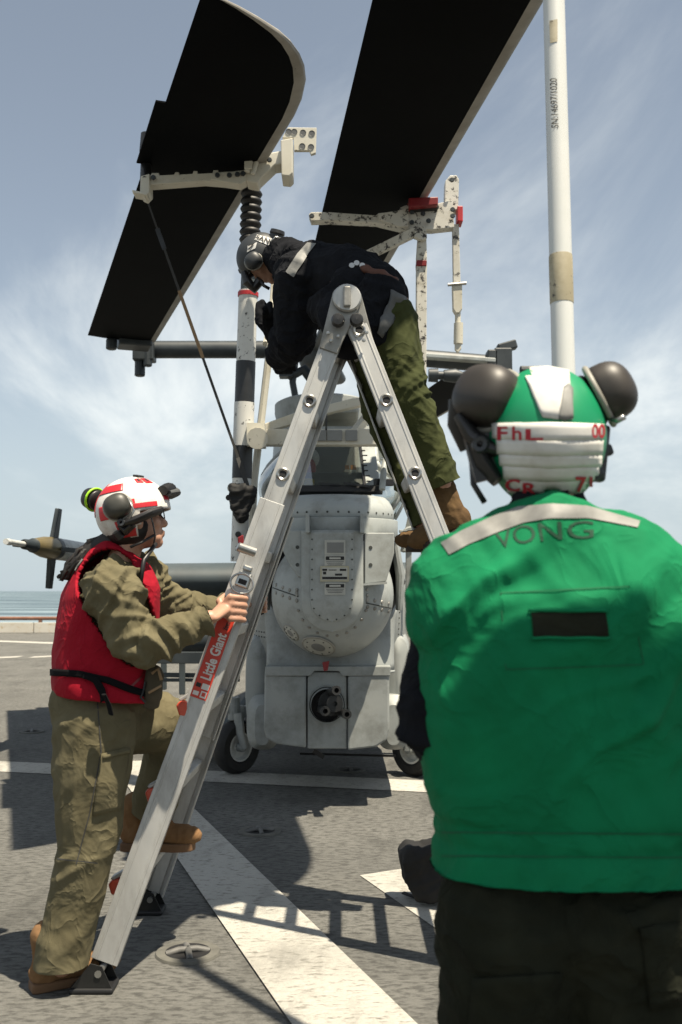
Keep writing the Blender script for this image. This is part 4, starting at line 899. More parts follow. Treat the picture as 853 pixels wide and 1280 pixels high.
m = MB(); m.tube([P(338, 430, 6.75), P(318, 600, 6.75), P(315, 660, 6.75)], 0.026, 8); m.tube([P(333, 430, 6.75), P(340, 400, 6.9), P(345, 330, 7.0)], 0.026, 8); m.build('brace_tube', 'rack_cream', st, smooth='auto')
cv = empty('cloth_cover', P(300, 630, 6.45), 'crumpled black cloth cover strapped low on the banded strut', 'cover')
m = MB(); m.plate([(288, 606), (302, 610), (317, 611), (319, 622), (311, 634), (307, 645), (300, 651), (293, 641), (288, 630), (284, 620)], 6.42, 0.14)
me = remesh(m, 0.010, 3, 'cover'); folds(me, [(P(285, 610, 6.5), P(312, 650, 6.5), 1)], 0.035, 14, 6, 3, joint=0.3); link('cloth', me, 'bag_black', cv)
# cross beam rack above the canopy
cb = empty('cross_beam_rack', P(410, 545, 6.9), 'pale horizontal rack beam fixed above the helicopter canopy', 'rack')
plt(cb, [(318, 541), (336, 536), (500, 536), (500, 556), (318, 556)], 6.62, 0.10, 'rack_cream', 'cross_beam', 0.006)
plt(cb, [(318, 534), (368, 516), (440, 498), (470, 494), (470, 503), (420, 514), (345, 536), (318, 541)], 6.72, 0.08, 'rack_cream', 'upper_brace', 0.006)
for x in (389, 409, 432):
    plt(cb, [(x, 537.5), (x + 19 if x < 430 else x + 15, 537.5), (x + 19 if x < 430 else x + 15, 551), (x, 551)], 6.60, 0.02, 'placard_grey', 'grip_pad', 0.004)
m = MB(); m.tube([P(408, 512, 6.6), P(408, 538, 6.62)], 0.006, 6); m.build('pin_wire', 'black_plastic', cb)
m = MB(); m.beam(P(440, 545, 6.75), P(470, 508, 6.9), 0.07, 0.05); m.beam(P(470, 552, 6.8), P(505, 528, 7.0), 0.07, 0.05); m.build('diagonal_brace', 'rack_cream', cb, bevel=0.005)
# right rack
rr = empty('blade_support_rack', Zp(490, 270, 4.0), 'scuffed cream rack with red pads clamped under the right rotor blade', 'rack')
D2 = 6.72
plt(rr, [(386, 268), (389, 265), (411, 265), (470, 269), (474, 266), (498, 264), (501, 259), (509, 256), (512, 262), (566, 250), (568, 284), (540, 287), (515, 286), (500, 285), (470, 278), (412, 275), (389, 276)], D2, 0.09, 'rack_worn', 'clamp_beam')
plt(rr, [(473, 267), (503, 262), (511, 257), (511, 283), (498, 283), (474, 274)], D2 - 0.025, 0.025, 'rack_worn', 'link_plate', 0.003)
plt(rr, [(557, 226), (563, 219), (571, 219), (574, 224), (573, 262), (556, 262)], D2 + 0.04, 0.10, 'rack_worn', 'end_plate')
plt(rr, [(511, 247), (548, 245.5), (548, 256), (512, 259)], D2 - 0.10, 0.16, 'dark_red', 'red_pad', 0.008)
plt(rr, [(512, 258), (548, 255.5), (548, 260), (513, 263)], D2 - 0.05, 0.05, 'hole_black', 'pad_bracket', 0.003)
plt(rr, [(572, 257), (579, 257), (579, 277), (572, 276)], D2 - 0.02, 0.12, 'red_paint', 'red_pad', 0.006)
m = MB()
for x, y in ((390, 270), (515, 265), (529, 267), (536, 276), (566, 262), (566, 270), (515, 278), (546, 259), (538, 257), (565, 225)): m.lathe([(0.0005, 0.012), (0.014, 0.012), (0.018, 0)], P(x, y, D2 - 0.03), (0, -1, 0), 10)
tag(m.build('bolts', 'hub_dark', rr), kind='stuff')
plt(rr, [(523, 290), (533, 286), (534, 320), (533, 530), (520, 530), (521, 320)], D2 + 0.02, 0.075, 'rack_worn', 'upright_post', 0.006)
plt(rr, [(521, 325), (533.5, 325), (533.5, 332), (521, 332)], D2 + 0.008, 0.10, 'dark_red', 'red_band', 0.003)
m = MB(); m.beam(P(524, 288, D2), P(448, 325, D2 + 0.1), 0.06, 0.055, (0, -1, 0)); m.build('diagonal_brace', 'rack_worn', rr, bevel=0.004)
plt(rr, [(523, 283), (533, 283), (534, 297), (528, 300), (518, 296), (519, 288)], D2 - 0.03, 0.05, 'rack_worn', 'joint_plate', 0.003)
ha = empty('hanging_link', P(571, 280, D2), 'cream adjustable link hanging below the right blade rack', 'link')
plt(ha, [(566, 280), (574, 280), (576, 353), (567, 353)], D2 + 0.02, 0.05, 'rack_worn', 'link_bar', 0.004)
plt(ha, [(566, 353), (578, 353), (578, 386), (574, 391), (570, 391), (567, 386)], D2, 0.07, 'rack_cream', 'clevis', 0.004)
m = MB(); m.cyl(P(560, 356, D2), P(583, 354, D2), 0.012, n=8); m.build('lock_pin', 'steel', ha)
m = MB(); m.tube([P(572.5, 389, D2 + 0.03), P(572.5, 404, D2 + 0.03), P(573.5, 404, D2 + 0.03), P(573, 430, D2 + 0.03)], [0.02, 0.02, 0.032, 0.032], 14); m.build('turnbuckle', 'rack_cream', ha, smooth='auto')
plt(ha, [(569, 428), (577, 428), (577, 436), (573, 441), (569, 437)], D2 + 0.01, 0.03, 'rack_cream', 'eye_end', 0.004)
# strap from the left rack to the strut
sp = empty('tie_strap', P(240, 400, 6.5), 'thin tie-down strap running from the left rack down to the strut', 'strap')
a, b = P(183, 247, 6.45), P(298, 572, 6.52)
for t0, t1, mt, w_ in ((0.0, 0.12, 'strap_grey', 0.012), (0.12, 0.20, 'gunmetal', 0.03), (0.20, 0.36, 'strap_grey', 0.016), (0.36, 0.62, 'strap_tan', 0.022), (0.62, 1.0, 'strap_grey', 0.018)):
    m = MB(); m.beam(a.lerp(b, t0), a.lerp(b, t1), w_, 0.006, (0, -1, 0)); m.build('webbing' if mt != 'gunmetal' else 'buckle', mt, sp)
m = MB(); m.beam(b, P(314, 622, 6.44), 0.03, 0.006, (0, -1, 0)); m.build('webbing', 'strap_grey', sp)

# ================================================================== LADDER
lad = empty('folding_ladder', (0.0, 3.95, 0), 'aluminium A-frame folding ladder standing in front of the helicopter nose', 'ladder')
HZ = P(430, 372, 3.75).z
HN, HF = V((P(434, 372, 3.75).x, 3.75, HZ)), V((P(434, 372, 3.75).x, 4.25, HZ))
FN, FF = G(118, 1236), V((-0.83, 4.375, 0))
RN = P(552, 680, 3.70); RN = HN + (RN - HN) * (HZ / (HZ - RN.z)); RN.y = 3.45; RF = V((RN.x, 4.25, 0))
ZS = 1.70                       # height where the wide lower section ends
def rail(a, b, t0, t1, w_, dep, name='rail', matn='aluminium', inner=1):
    """C-channel rail: web faces -Y/+Y side, flanges along the ladder depth"""
    p, q = a.lerp(b, t0), a.lerp(b, t1); d = (q - p).normalized(); n_ = V((0, 1, 0)); x = d.cross(n_).normalized(); n2 = x.cross(d)
    m = MB(); L = (q - p).length; c = (p + q) / 2
    m.box(c, (w_, 0.006, L), (x, n2, d))
    for s in (-1, 1): m.box(c + x * (s * (w_ / 2 - 0.003)) + n2 * (inner * dep / 2), (0.006, dep, L), (x, n2, d))
    m.box(c + n2 * (inner * 0.004) , (w_ * 0.5, 0.01, L), (x, n2, d))
    for s in (-0.30, 0.30): m.box(c + x * (s * w_) - n2 * (inner * 0.0035), (0.007, 0.003, L), (x, n2, d))
    return m.build(name, matn, lad, bevel=0.003), x, n2, d
for a, b, inn in ((FN, HN, -1), (FF, HF, 1)):
    inn = 1 if a is FN else -1
    tz = ZS / HZ
    rail(a, b, 0.035, tz, 0.096, 0.034, 'lower_rail', 'aluminium', inn); rail(a + V((0, 0.028 * inn, 0)), b + V((0, 0.028 * inn, 0)), 0.30, 0.965, 0.076, 0.030, 'upper_rail', 'aluminium', inn)
for a, b, inn in ((RN, HN, 1), (RF, HF, -1)):
    rail(a, b, 0.035, 0.60, 0.096, 0.034, 'lower_rail', 'aluminium', inn); rail(a + V((0, 0.028 * inn, 0)), b + V((0, 0.028 * inn, 0)), 0.30, 0.965, 0.076, 0.030, 'upper_rail', 'aluminium', inn)
# rungs (flat D-section treads) and their flared ends in the near rails
def rungs(a, af, b, bf, zs):
    for z in zs:
        t = z / HZ; p, q = a.lerp(b, t), af.lerp(bf, t); p = p + V((0, 0.02, 0)); q = q - V((0, 0.02, 0))
        d = (b - a).normalized()
        m = MB(); m.beam(p, q, 0.036, 0.05, d); m.build('rung', 'aluminium', lad, bevel=0.008)
LZ = [P(409, 412, 3.75).z, P(378, 500, 3.72).z, P(347, 592, 3.70).z]
lz = LZ + [LZ[2] - 0.294 * k for k in range(1, 6)]
rungs(FN, FF, HN, HF, lz); rungs(RN, RF, HN, HF, lz)
for a, b in ((FN, HN), (RN, HN)):
    d = (b - a).normalized()
    for z in LZ:
        c = a.lerp(b, z / HZ) + V((0, 0.024, 0)); n_ = V((0, -1, 0)); ax_ = (V((0, 1, 0)).cross(d), d)
        m = MB(); m.lathe([(0.014, 0.006), (0.020, 0.010), (0.026, 0.004), (0.026, -0.004)], c, n_, 18); o = m.build('rung_end', 'steel', lad, smooth='auto')
        m = MB(); m.box(c + V((0, -0.004, 0)), (0.026, 0.004, 0.026), (ax_[0], V((0, 1, 0)), d)); m.build('rung_bore', 'hole_black', o, bevel=0.004)
# orange rung clips on the outer side
for x, y, d_ in ((141, 1110, 3.62), (187, 995, 3.62), (226, 886, 3.62)):
    m = MB(); m.plate([(x - 6, y - 4), (x - 2, y - 9), (x + 8, y - 10), (x + 8, y + 10), (x - 2, y + 9)], d_, 0.05); m.build('rung_clip', 'orange_plastic', lad, bevel=0.006)
    m = MB(); m.plate([(x - 3, y - 12), (x + 14, y - 22), (x + 16, y - 18), (x, y - 9)], d_ + 0.01, 0.05); m.build('clip_tread', 'aluminium', lad, bevel=0.003)
# feet
for a, b in ((FN, HN), (FF, HF), (RN, HN), (RF, HF)):
    d = (b - a).normalized(); p = a
    m = MB(); m.box(p + V((0, 0.0, 0.010)), (0.15, 0.11, 0.018)); m.build('rubber_foot', 'rubber', lad, bevel=0.006)
    for s in (-1, 1):
        m = MB(); m.prism([p + V((-0.07, s * 0.045, 0.018)), p + V((0.07, s * 0.045, 0.018)), p + V((0.035, s * 0.045, 0.09)), p + V((-0.005, s * 0.045, 0.10))], V((0, 0.004, 0))); m.build('foot_bracket', 'gunmetal', lad)
    m = MB(); m.cyl(p + d * 0.07 + V((0, -0.055, 0)), p + d * 0.07 + V((0, 0.055, 0)), 0.012, n=10); m.build('foot_pin', 'steel', lad)
# hinges
for h, s in ((HN, 1), (HF, -1)):
    u1 = (FN - HN).normalized(); u2 = (RN - HN).normalized(); u1.y = u2.y = 0
    for u, dy in ((u1, 0.0), (u2, 0.012)):
        xn = V((0, 1, 0)).cross(u).normalized(); pts = []
        top = h + V((0, 0.012 * s + dy * s - 0.012, 0.0))
        for k in range(13):
            a = math.pi * k / 12; pts.append(top + xn * (0.058 * math.cos(a)) - u * (0.045 * math.sin(a)))
        pts += [top - xn * 0.036 + u * 0.22, top + xn * 0.036 + u * 0.22]
        m = MB(); m.prism(pts, V((0, 0.010, 0))); m.build('hinge_plate', 'aluminium_dull', lad, bevel=0.003)
        k = h + u * 0.105 + V((0, -0.035 * s, 0)); m = MB(); m.lathe([(0.001, 0.02), (0.020, 0.018), (0.026, 0.008), (0.026, -0.01)], k, V((0, -s, 0)), 14); m.build('lock_knob', 'black_plastic', lad, smooth='auto')
        m = MB()
        for dx, du in ((-0.02, 0.16), (0.02, 0.16), (0.0, 0.185)): m.lathe([(0.0005, 0.006), (0.006, 0.005), (0.008, 0)], h + u * du + xn * dx + V((0, -0.022 * s, 0)), V((0, -s, 0)), 8)
        tag(m.build('hinge_rivets', 'steel', lad), kind='stuff')
    m = MB(); m.beam(h + V((0, -0.03 * s, -0.045)), h + V((0, -0.03 * s, 0.035)), 0.028, 0.02, (0, 1, 0)); m.build('hinge_lock', 'aluminium_dull', lad, bevel=0.006)
    m = MB(); m.lathe([(0.001, 0.010), (0.05, 0.010), (0.055, 0.0)], h + V((0, -0.014 * s, -0.005)), V((0, -s, 0)), 24); m.build('hinge_disc', 'aluminium', lad, smooth='auto')
# sticker on the near lower rail
dR = (HN - FN).normalized(); xR = dR.cross(V((0, 1, 0))).normalized(); nR = xR.cross(dR)
if nR.y > 0: nR = -nR
def onrail(z, s, o=0.0066): return FN.lerp(HN, z / HZ) + xR * (s * 0.096) + nR * o
if onrail(1, 0.5).x < onrail(1, -0.5).x: xR = -xR
z0, z1 = P(252, 875, 3.6).z, P(284, 775, 3.62).z
m = MB(); m.add([onrail(z0, -0.40), onrail(z0, 0.22), onrail(z1, 0.22), onrail(z1, -0.40)], [(0, 1, 2, 3)]); stk = m.build('sticker', 'sticker_red', lad)
full = onrail(z1, 0, 0.006) - onrail(z0, 0, 0.006)
text_flat('lettering', 'Little Giant', onrail(z0 + (z1 - z0) * 0.24, 0.14, 0.0086), full * 0.58, -xR * 0.040, 'sticker_white', stk, bold=0.03)
text_flat('lettering', 'Xtreme', onrail(z0 + (z1 - z0) * 0.86, 0.10, 0.0086), full * 0.13, -xR * 0.020, 'ink_black', stk, bold=0.03, shear=0.2)
for k, (a_, b_, s0, s1, mt) in enumerate(((0.02, 0.10, -0.05, 0.18, 'sticker_white'), (0.03, 0.08, -0.34, -0.12, 'sticker_white'), (0.12, 0.19, -0.1, 0.18, 'sticker_white'), (0.13, 0.18, -0.33, -0.14, 'ink_black'), (0.04, 0.085, 0.0, 0.13, 'sticker_red'))):
    m = MB(); za, zb_ = z0 + (z1 - z0) * a_, z0 + (z1 - z0) * b_; o_ = 0.0082 if k < 4 else 0.0092
    m.add([onrail(za, s0, o_), onrail(za, s1, o_), onrail(zb_, s1, o_), onrail(zb_, s0, o_)], [(0, 1, 2, 3)]); m.build('print_block', mt, stk)
# section latch with pull ring, locking bar, stained edge
c = onrail(P(304, 725, 3.6).z, 0, 0.0)
m = MB(); m.box(c + nR * 0.012, (0.05, 0.016, 0.055), (xR, nR, dR)); m.box(c + nR * 0.012 + dR * 0.045, (0.035, 0.012, 0.02), (xR, nR, dR)); la = m.build('latch', 'steel', lad, bevel=0.005)
m = MB(); rc = c + nR * 0.022 - dR * 0.015
m.tube([rc + xR * (0.042 * math.cos(2 * math.pi * k / 24)) + dR * (0.036 * math.sin(2 * math.pi * k / 24)) for k in range(25)], 0.004, 8, cap=False); m.build('pull_ring', 'steel', la, smooth=True)
m = MB(); m.box(c + nR * 0.021 - dR * 0.008, (0.03, 0.006, 0.018), (xR, nR, dR)); m.build('latch_slot', 'hole_black', la)
m = MB(); a_ = P(297, 683, 3.60); b_ = P(319, 691, 3.62); m.tube([a_, a_.lerp(b_, 0.06), b_], [0.012, 0.017, 0.017], 14); m.build('lock_bar', 'steel', lad, smooth='auto')
m = MB(); m.plate([(297, 672), (304, 668), (306, 700), (300, 705)], 3.72, 0.03); m.build('lock_tab', 'dark_red', lad, bevel=0.004)

# ================================================================== WHITE POLE (held by the crew member in green)
po = empty('white_pole', (P(703, 470, 2.42).x, 2.40, 0), 'tall white pole with a brown taped band, rising above the green helmet', 'pole')
pb, pt = V((P(703, 470, 2.40).x + 0.01, 2.36, 0.0)), P(691, -60, 2.62)
pt = pb + (pt - pb) * 1.35
def pz(z): return pb.lerp(pt, z / pt.z)
m = MB(); m.tube([pz(0.0), pz(1.5), pt], [0.0295, 0.0295, 0.0285], 28); m.build('shaft', 'pole_white', po, smooth='auto')
zt0, zt1 = P(700, 368, 2.45).z, P(699, 304, 2.45).z
m = MB(); m.tube([pz(zt0), pz(zt0 + 0.004), pz(zt1 - 0.004), pz(zt1)], [0.0300, 0.0306, 0.0306, 0.0300], 28); m.build('tape_band', 'pole_tape', po, smooth='auto')
m = MB(); m.lathe([(0.0295, 0), (0.045, 0.02), (0.045, 0.1), (0.02, 0.12), (0.001, 0.12)], pt, pt - pb, 18); m.build('end_fitting', 'rack_worn', po, smooth='auto')
m = MB(); m.tube([pz(0), pz(2.4), pt], [0.0297, 0.0297, 0.0285], 40); pme = m.mesh(); po_t = bpy.data.objects.new('t', pme); pbv = bvh_of([po_t]); bpy.data.objects.remove(po_t)
def rot_text(x0, y0, x1, y1, w_):   # reads upward along the pole
    return lambda u, v: (x0 + (x1 - x0) * u + (v - 0.5) * w_, y0 + (y1 - y0) * u)
text_on('lettering', 'SN:14697/1020', pbv, rot_text(694, 160, 692, 98, 9), 'ink_black', po, 0.0008)
decal('scorch_mark', pbv, quad((687, 26), (697, 24), (697, 52), (688, 54)), 6, 8, 'pole_tape', po, 0.0008)

# ================================================================== PEOPLE
def head(mb_, c, f, u, s=1.0):
    """head with skull, jaw, nose, brow, lips, ears; c centre, f facing, u up"""
    f = V(f).normalized(); r = f.cross(V(u)).normalized(); u = r.cross(f).normalized(); ax = (r, f, u)
    def q(x, y, z): return c + r * (x * s) + f * (y * s) + u * (z * s)
    E_ = lambda p, rr, a=ax: mb_.ell(q(*p), tuple(k * s for k in rr), a, 18, 12)
    E_((0, -0.012, 0.028), (0.076, 0.095, 0.090)); E_((0, 0.022, -0.038), (0.060, 0.066, 0.070)); E_((0, 0.060, -0.092), (0.028, 0.026, 0.022)); E_((0, 0.045, -0.075), (0.048, 0.040, 0.03))
    E_((0, 0.078, 0.026), (0.05, 0.014, 0.013)); E_((-0.04, 0.06, -0.025), (0.022, 0.02, 0.024)); E_((0.04, 0.06, -0.025), (0.022, 0.02, 0.024))
    limb(mb_, q(0, 0.085, 0.012), q(0, 0.104, -0.028), 0.007 * s, 0.012 * s); E_((0, 0.100, -0.032), (0.018, 0.012, 0.010))
    E_((0, 0.088, -0.058), (0.026, 0.010, 0.007)); E_((0, 0.086, -0.069), (0.022, 0.010, 0.007))
    for k in (-1, 1): E_((k * 0.076, -0.008, -0.012), (0.010, 0.020, 0.032)); E_((k * 0.03, 0.077, 0.006), (0.013, 0.008, 0.007))
    return q, ax
def hand(mb_, w_, palm, tips, knuck, thumb, rw=0.026, rp=0.03, rf=0.0095):
    """wrist, palm centre, finger chains"""
    limb(mb_, w_, palm, rw, rp, 0.62)
    for kn, ch in zip(knuck, tips):
        limb(mb_, palm, kn, rp * 0.62, rf * 1.25); chain(mb_, [kn] + ch, [rf * 1.1] + [rf] * (len(ch) - 1) + [rf * 0.82])
    chain(mb_, thumb, [rf * 1.5] + [rf * 1.1] * (len(thumb) - 2) + [rf * 0.9])
def boot(name, heel, toe, up, parent, matn='suede', smat='sole', s=1.0, shaft=0.17):
    """ankle boot: heel and toe are sole points"""
    f = (V(toe) - V(heel)); L = f.length; f.normalize(); r = f.cross(V(up)).normalized(); u = r.cross(f).normalized()
    q = lambda y, z, x=0: V(heel) + f * (y * L) + u * (z * s) + r * (x * s)
    m = MB(); ax = (r, f, u)
    m.ell(q(0.80, 0.052), (0.047 * s, 0.085 * s, 0.040 * s), ax, 20, 12); m.ell(q(0.18, 0.058), (0.038 * s, 0.055 * s, 0.052 * s), ax, 20, 12)
    chain(m, [q(0.18, 0.06), q(0.55, 0.062), q(0.82, 0.05)], [0.040 * s, 0.042 * s, 0.038 * s]); chain(m, [q(0.24, 0.07), q(0.22, shaft * 0.6), q(0.20, shaft)], [0.044 * s, 0.046 * s, 0.050 * s], 1.15, f); limb(m, q(0.30, 0.12), q(0.62, 0.075), 0.038 * s, 0.034 * s)
    me = remesh(m, 0.006, 4, 'boot'); folds(me, [(q(0.2, 0.1), q(0.8, 0.05), 1)], 0.0035, 38, 10, 5, 0.02)
    o = link(name, me, matn, parent)
    m = MB(); pts = [(0.0, 0.030), (0.06, 0.038), (0.3, 0.036), (0.5, 0.038), (0.72, 0.048), (0.88, 0.046), (0.98, 0.030), (1.015, 0.008)]
    poly = [q(a, 0.0, b) for a, b in pts] + [q(a, 0.0, -b) for a, b in reversed(pts)]
    m.prism(poly, u * (0.030 * s)); m.build('sole', smat, o, bevel=0.005, smooth='auto')
    m = MB()
    for k in range(5):
        a = q(0.34 + 0.075 * k, 0.128 - 0.0115 * k, 0.03); b = q(0.36 + 0.075 * k, 0.135 - 0.0115 * k, 0); c_ = q(0.34 + 0.075 * k, 0.128 - 0.0115 * k, -0.03); m.tube([a, b, c_], 0.003 * s, 6)
    m.build('laces', 'sole', o)
    return o
def shell(c, ax, r, rim, name, matn, parent, nu=40, nv=26, thick=0.006):
    """helmet shell: ellipsoid cut by rim(x,y,z in unit local) > 0"""
    m = MB(); X, Y, Z_ = ax; vs_ = {}; 
    def pt(i, j):
        t = math.pi * j / nv; p = 2 * math.pi * i / nu; return (math.sin(t) * math.cos(p), math.sin(t) * math.sin(p), math.cos(t))
    ids = {}; V_ = []; F_ = []
    def vid(i, j):
        k = (i % nu if 0 < j < nv else 0, j)
        if k not in ids:
            a = pt(i, j); ids[k] = len(V_); V_.append(c + X * (a[0] * r[0]) + Y * (a[1] * r[1]) + Z_ * (a[2] * r[2]))
        return ids[k]
    for j in range(nv):
        for i in range(nu):
            a = pt(i + 0.5, j + 0.5)
            if rim(*a):
                f = [vid(i, j), vid(i + 1, j), vid(i + 1, j + 1), vid(i, j + 1)]; f2 = []
                [f2.append(k) for k in f if k not in f2]
                F_.append(tuple(f2))
    m.add(V_, F_); o = m.build(name, matn, parent, smooth=True)
    s = o.modifiers.new('s', 'SOLIDIFY'); s.thickness = thick; s.offset = 1
    return o
def patch(c, ax, r, u0, u1, v0, v1, off, name, matn, parent, n=14, wob=0.0, thick=0.0015):
    """patch on a helmet ellipsoid: u azimuth from +Y (front) to +X, v elevation, degrees"""
    m = MB(); X, Y, Z_ = ax
    def fn(u, v):
        a = math.radians(u0 + (u1 - u0) * u); e = math.radians(v0 + (v1 - v0) * v + wob * math.sin(u * 9))
        return c + X * ((r[0] + off) * math.sin(a) * math.cos(e)) + Y * ((r[1] + off) * math.cos(a) * math.cos(e)) + Z_ * ((r[2] + off) * math.sin(e))
    m.grid(fn, n, n); return m.build(name, matn, parent, smooth=True, solid=thick)
def ear_cup(c, out, up, s, matn, parent, rim='rim_grey', squash=0.8):
    out = V(out).normalized(); x, y, _ = frame(out, up); ax = (x, y, out)
    m = MB(); sg = lambda t, e: math.copysign(abs(t) ** e, t); nu, nv = 30, 18
    m.ell(V((0, 0, 0)), (1, 1, 1), None, nu, nv); m.v = [tuple(c + x * (sg(p[0], 0.82) * 0.049 * s) + y * (sg(p[1], 0.82) * 0.045 * s) + out * (sg(p[2], 0.75) * 0.045 * s)) for p in m.v]
    for i, p in enumerate(m.v):
        q = V(p) - c; h = q.dot(out)
        if h < -0.012 * s: m.v[i] = tuple(V(p) - out * (h + 0.012 * s))
    m.build('ear_cup', matn, parent, smooth=True)
    m = MB(); m.tube([c - out * 0.010 * s + x * (0.050 * s * math.cos(2 * math.pi * k / 28)) + y * (0.047 * s * math.sin(2 * math.pi * k / 28)) for k in range(29)], 0.005 * s, 8, cap=False); m.build('ear_cup_rim', rim, parent, smooth=True)
    m = MB(); m.ell(c - out * 0.022 * s, (0.046 * s, 0.043 * s, 0.014 * s), ax, 20, 8); m.build('ear_cushion', 'black_plastic', parent, smooth=True)

# ---------------------------------------------------------------- crew member in green
gb = V((0.50, 1.93, 0))
hc = P(683, 553, 1.95)
gS, gE, gW = P(568, 760, 1.95), P(541, 905, 1.92), P(640, 905, 2.26)          # left arm
gS2, gE2, gW2 = P(840, 760, 1.93), P(905, 905, 1.90), P(722, 800, 2.30)
hipL, hipR = P(638, 1130, 1.90), P(778, 1130, 1.90)
knL, knR = V((hipL.x + 0.0, 1.95, 0.47)), V((hipR.x - 0.0, 1.93, 0.47)); anL, anR = V((hipL.x - 0.05, 1.90, 0.10)), V((hipR.x + 0.05, 1.88, 0.10))
m = MB(); head(m, hc, V((0.05, 1, 0.0)), V((-0.03, 0, 1)))
chest, pel = P(700, 770, 1.92), P(708, 1090, 1.92)
limb(m, hc - V((0, 0.02, 0.06)), P(690, 690, 1.93), 0.055, 0.065); limb(m, P(625, 720, 1.92), P(775, 720, 1.92), 0.08, 0.08); limb(m, chest, pel, 0.14, 0.13, 0.7, V((0, 1, 0)))
chain(m, [gS, gE, gW], [0.06, 0.045, 0.032]); chain(m, [gS2, gE2, gW2], [0.06, 0.045, 0.032])
chain(m, [hipL, knL, anL], [0.09, 0.06, 0.045]); chain(m, [hipR, knR, anR], [0.09, 0.06, 0.045])
for W_, s in ((gW, -1), (gW2, 1)):     # both hands closed round the pole
    pc = pz(W_.z); side = (W_ - pc); side.z = 0; side.normalize(); fwd = V((-side.y, side.x, 0)) * s
    palm = pc + side * 0.062; kn, tp = [], []
    for k in range(4):
        z = V((0, 0, 0.033 - 0.022 * k)); kn.append(pc + side * 0.045 + fwd * 0.036 + z); tp.append([pc + fwd * 0.043 - side * 0.005 + z, pc - side * 0.036 + fwd * 0.026 + z, pc - side * 0.042 - fwd * 0.004 + z])
    hand(m, W_, palm, tp, kn, [palm + V((0, 0, 0.02)), pc + side * 0.036 - fwd * 0.030 + V((0, 0, 0.035)), pc - fwd * 0.043 + V((0, 0, 0.04)), pc - side * 0.03 - fwd * 0.032 + V((0, 0, 0.042))])
man_g = tag(link('person', remesh(m, 0.009, 3, 'person'), 'skin', loc=gb), 'person in a bright green vest and green helmet, seen from behind, holding a white pole', 'person', 'deck crew at work')
# jersey sleeves (dark) and trousers
m = MB()
chain(m, [gS, gE, gW], [0.070, 0.068, 0.05]); chain(m, [gS2, gE2, gW2], [0.070, 0.068, 0.05]); limb(m, P(625, 745, 1.95), P(775, 745, 1.95), 0.09, 0.09)
limb(m, hc - V((0, 0.01, 0.105)), P(688, 690, 1.93), 0.066, 0.085)
me = remesh(m, 0.010, 4); folds(me, [(gS, gE, 1), (gE, gW, 1), (gS2, gE2, 1), (gE2, gW2, 1)], 0.014, 17, 6, 2); link('jersey', me, 'navy_cloth', man_g)
m = MB(); limb(m, P(640, 1140, 1.91), P(785, 1140, 1.91), 0.140, 0.140, 0.95, V((0, 1, 0)))
chain(m, [hipL + V((0.0, 0, -0.02)), knL, anL], [0.142, 0.116, 0.088]); chain(m, [hipR + V((0.0, 0, -0.02)), knR, anR], [0.142, 0.116, 0.088]); limb(m, P(660, 1030, 1.92), P(770, 1030, 1.92), 0.13, 0.13)
me = remesh(m, 0.011, 5); folds(me, [(hipL, knL, 1), (knL, anL, 1), (hipR, knR, 1), (knR, anR, 1)], 0.014, 11, 3, 4); trg = link('trousers', me, 'dark_trouser', man_g)
tb = bvh_of([trg])
decal('back_pocket', tb, quad((800, 1158), (870, 1150), (880, 1250), (812, 1262)), 8, 8, 'dark_trouser', man_g, 0.004, thick=0.006)
decal('back_pocket', tb, quad((592, 1222), (700, 1215), (690, 1300), (585, 1300)), 8, 8, 'dark_trouser', man_g, 0.004, thick=0.006)
for s, an in ((-1, anL), (1, anR)): boot('boot', V((an.x + s * 0.01, an.y - 0.08, 0)), V((an.x + s * 0.04, an.y + 0.20, 0)), (0, 0, 1), man_g, 'suede')
# vest
m = MB()
cx0 = P(706, 800, 1.9).x
def T(y, hw, dep, dx=0.0, n=0.012):
    c = P(706, y, 1.92); return c + V((dx, 0, 0)), hw, dep
secs = []
for y, xl, xr, dep, dy, zoff in ((628, 645, 732, 0.070, -0.005, 0), (640, 622, 756, 0.078, -0.008, 0), (655, 594, 790, 0.088, -0.012, 0), (672, 562, 830, 0.098, -0.012, 0), (692, 536, 864, 0.112, -0.010, 0), (715, 516, 886, 0.126, -0.010, 0), (745, 505, 898, 0.138, -0.014, 0), (775, 512, 894, 0.146, -0.018, 0), (810, 530, 886, 0.152, -0.02, 0), (860, 533, 882, 0.158, -0.016, 0), (910, 534, 882, 0.160, -0.008, 0), (965, 539, 882, 0.160, 0.002, 0), (1035, 547, 882, 0.160, 0.004, 0), (1080, 543, 888, 0.168, 0.0, 0), (1108, 540, 894, 0.174, -0.002, 0)):
    c = P((xl + xr) / 2, y, 1.92); hw = (xr - xl) / 2 * 1.90 / FPX; row = []
    for k in range(72):
        a = 2 * math.pi * k / 72; e = 2.4
        ca, sa = math.cos(a), math.sin(a); row.append(V((c.x + hw * math.copysign(abs(ca) ** (2 / e), ca), c.y + dy + dep * math.copysign(abs(sa) ** (2 / e), sa), c.z)))
    secs.append(row)
m = loft(secs); me = remesh(m, 0.0075, 5)
def vmask(p):
    return np.clip((p[:, 2] - 0.90) / 0.10, 0.12, 1) * (0.9 + 0.3 * (p[:, 0] > gb.x))
folds(me, [(P(480, 600, 1.9), P(900, 1180, 1.9), 1.0)], 0.024, 7, 1.6, 11, 0.09, mask=vmask, twist=0.2, fine=0.5, joint=0.0, swell=0.35, base=0.55)
folds(me, [(P(560, 900, 1.9), P(860, 700, 1.9), 1.0)], 0.012, 10, 1.8, 23, 0.07, mask=vmask, twist=0.3, joint=0.0, swell=0.0, base=0.4)
zs_ = [P(706, 1042, 1.78).z, P(706, 1070, 1.78).z]
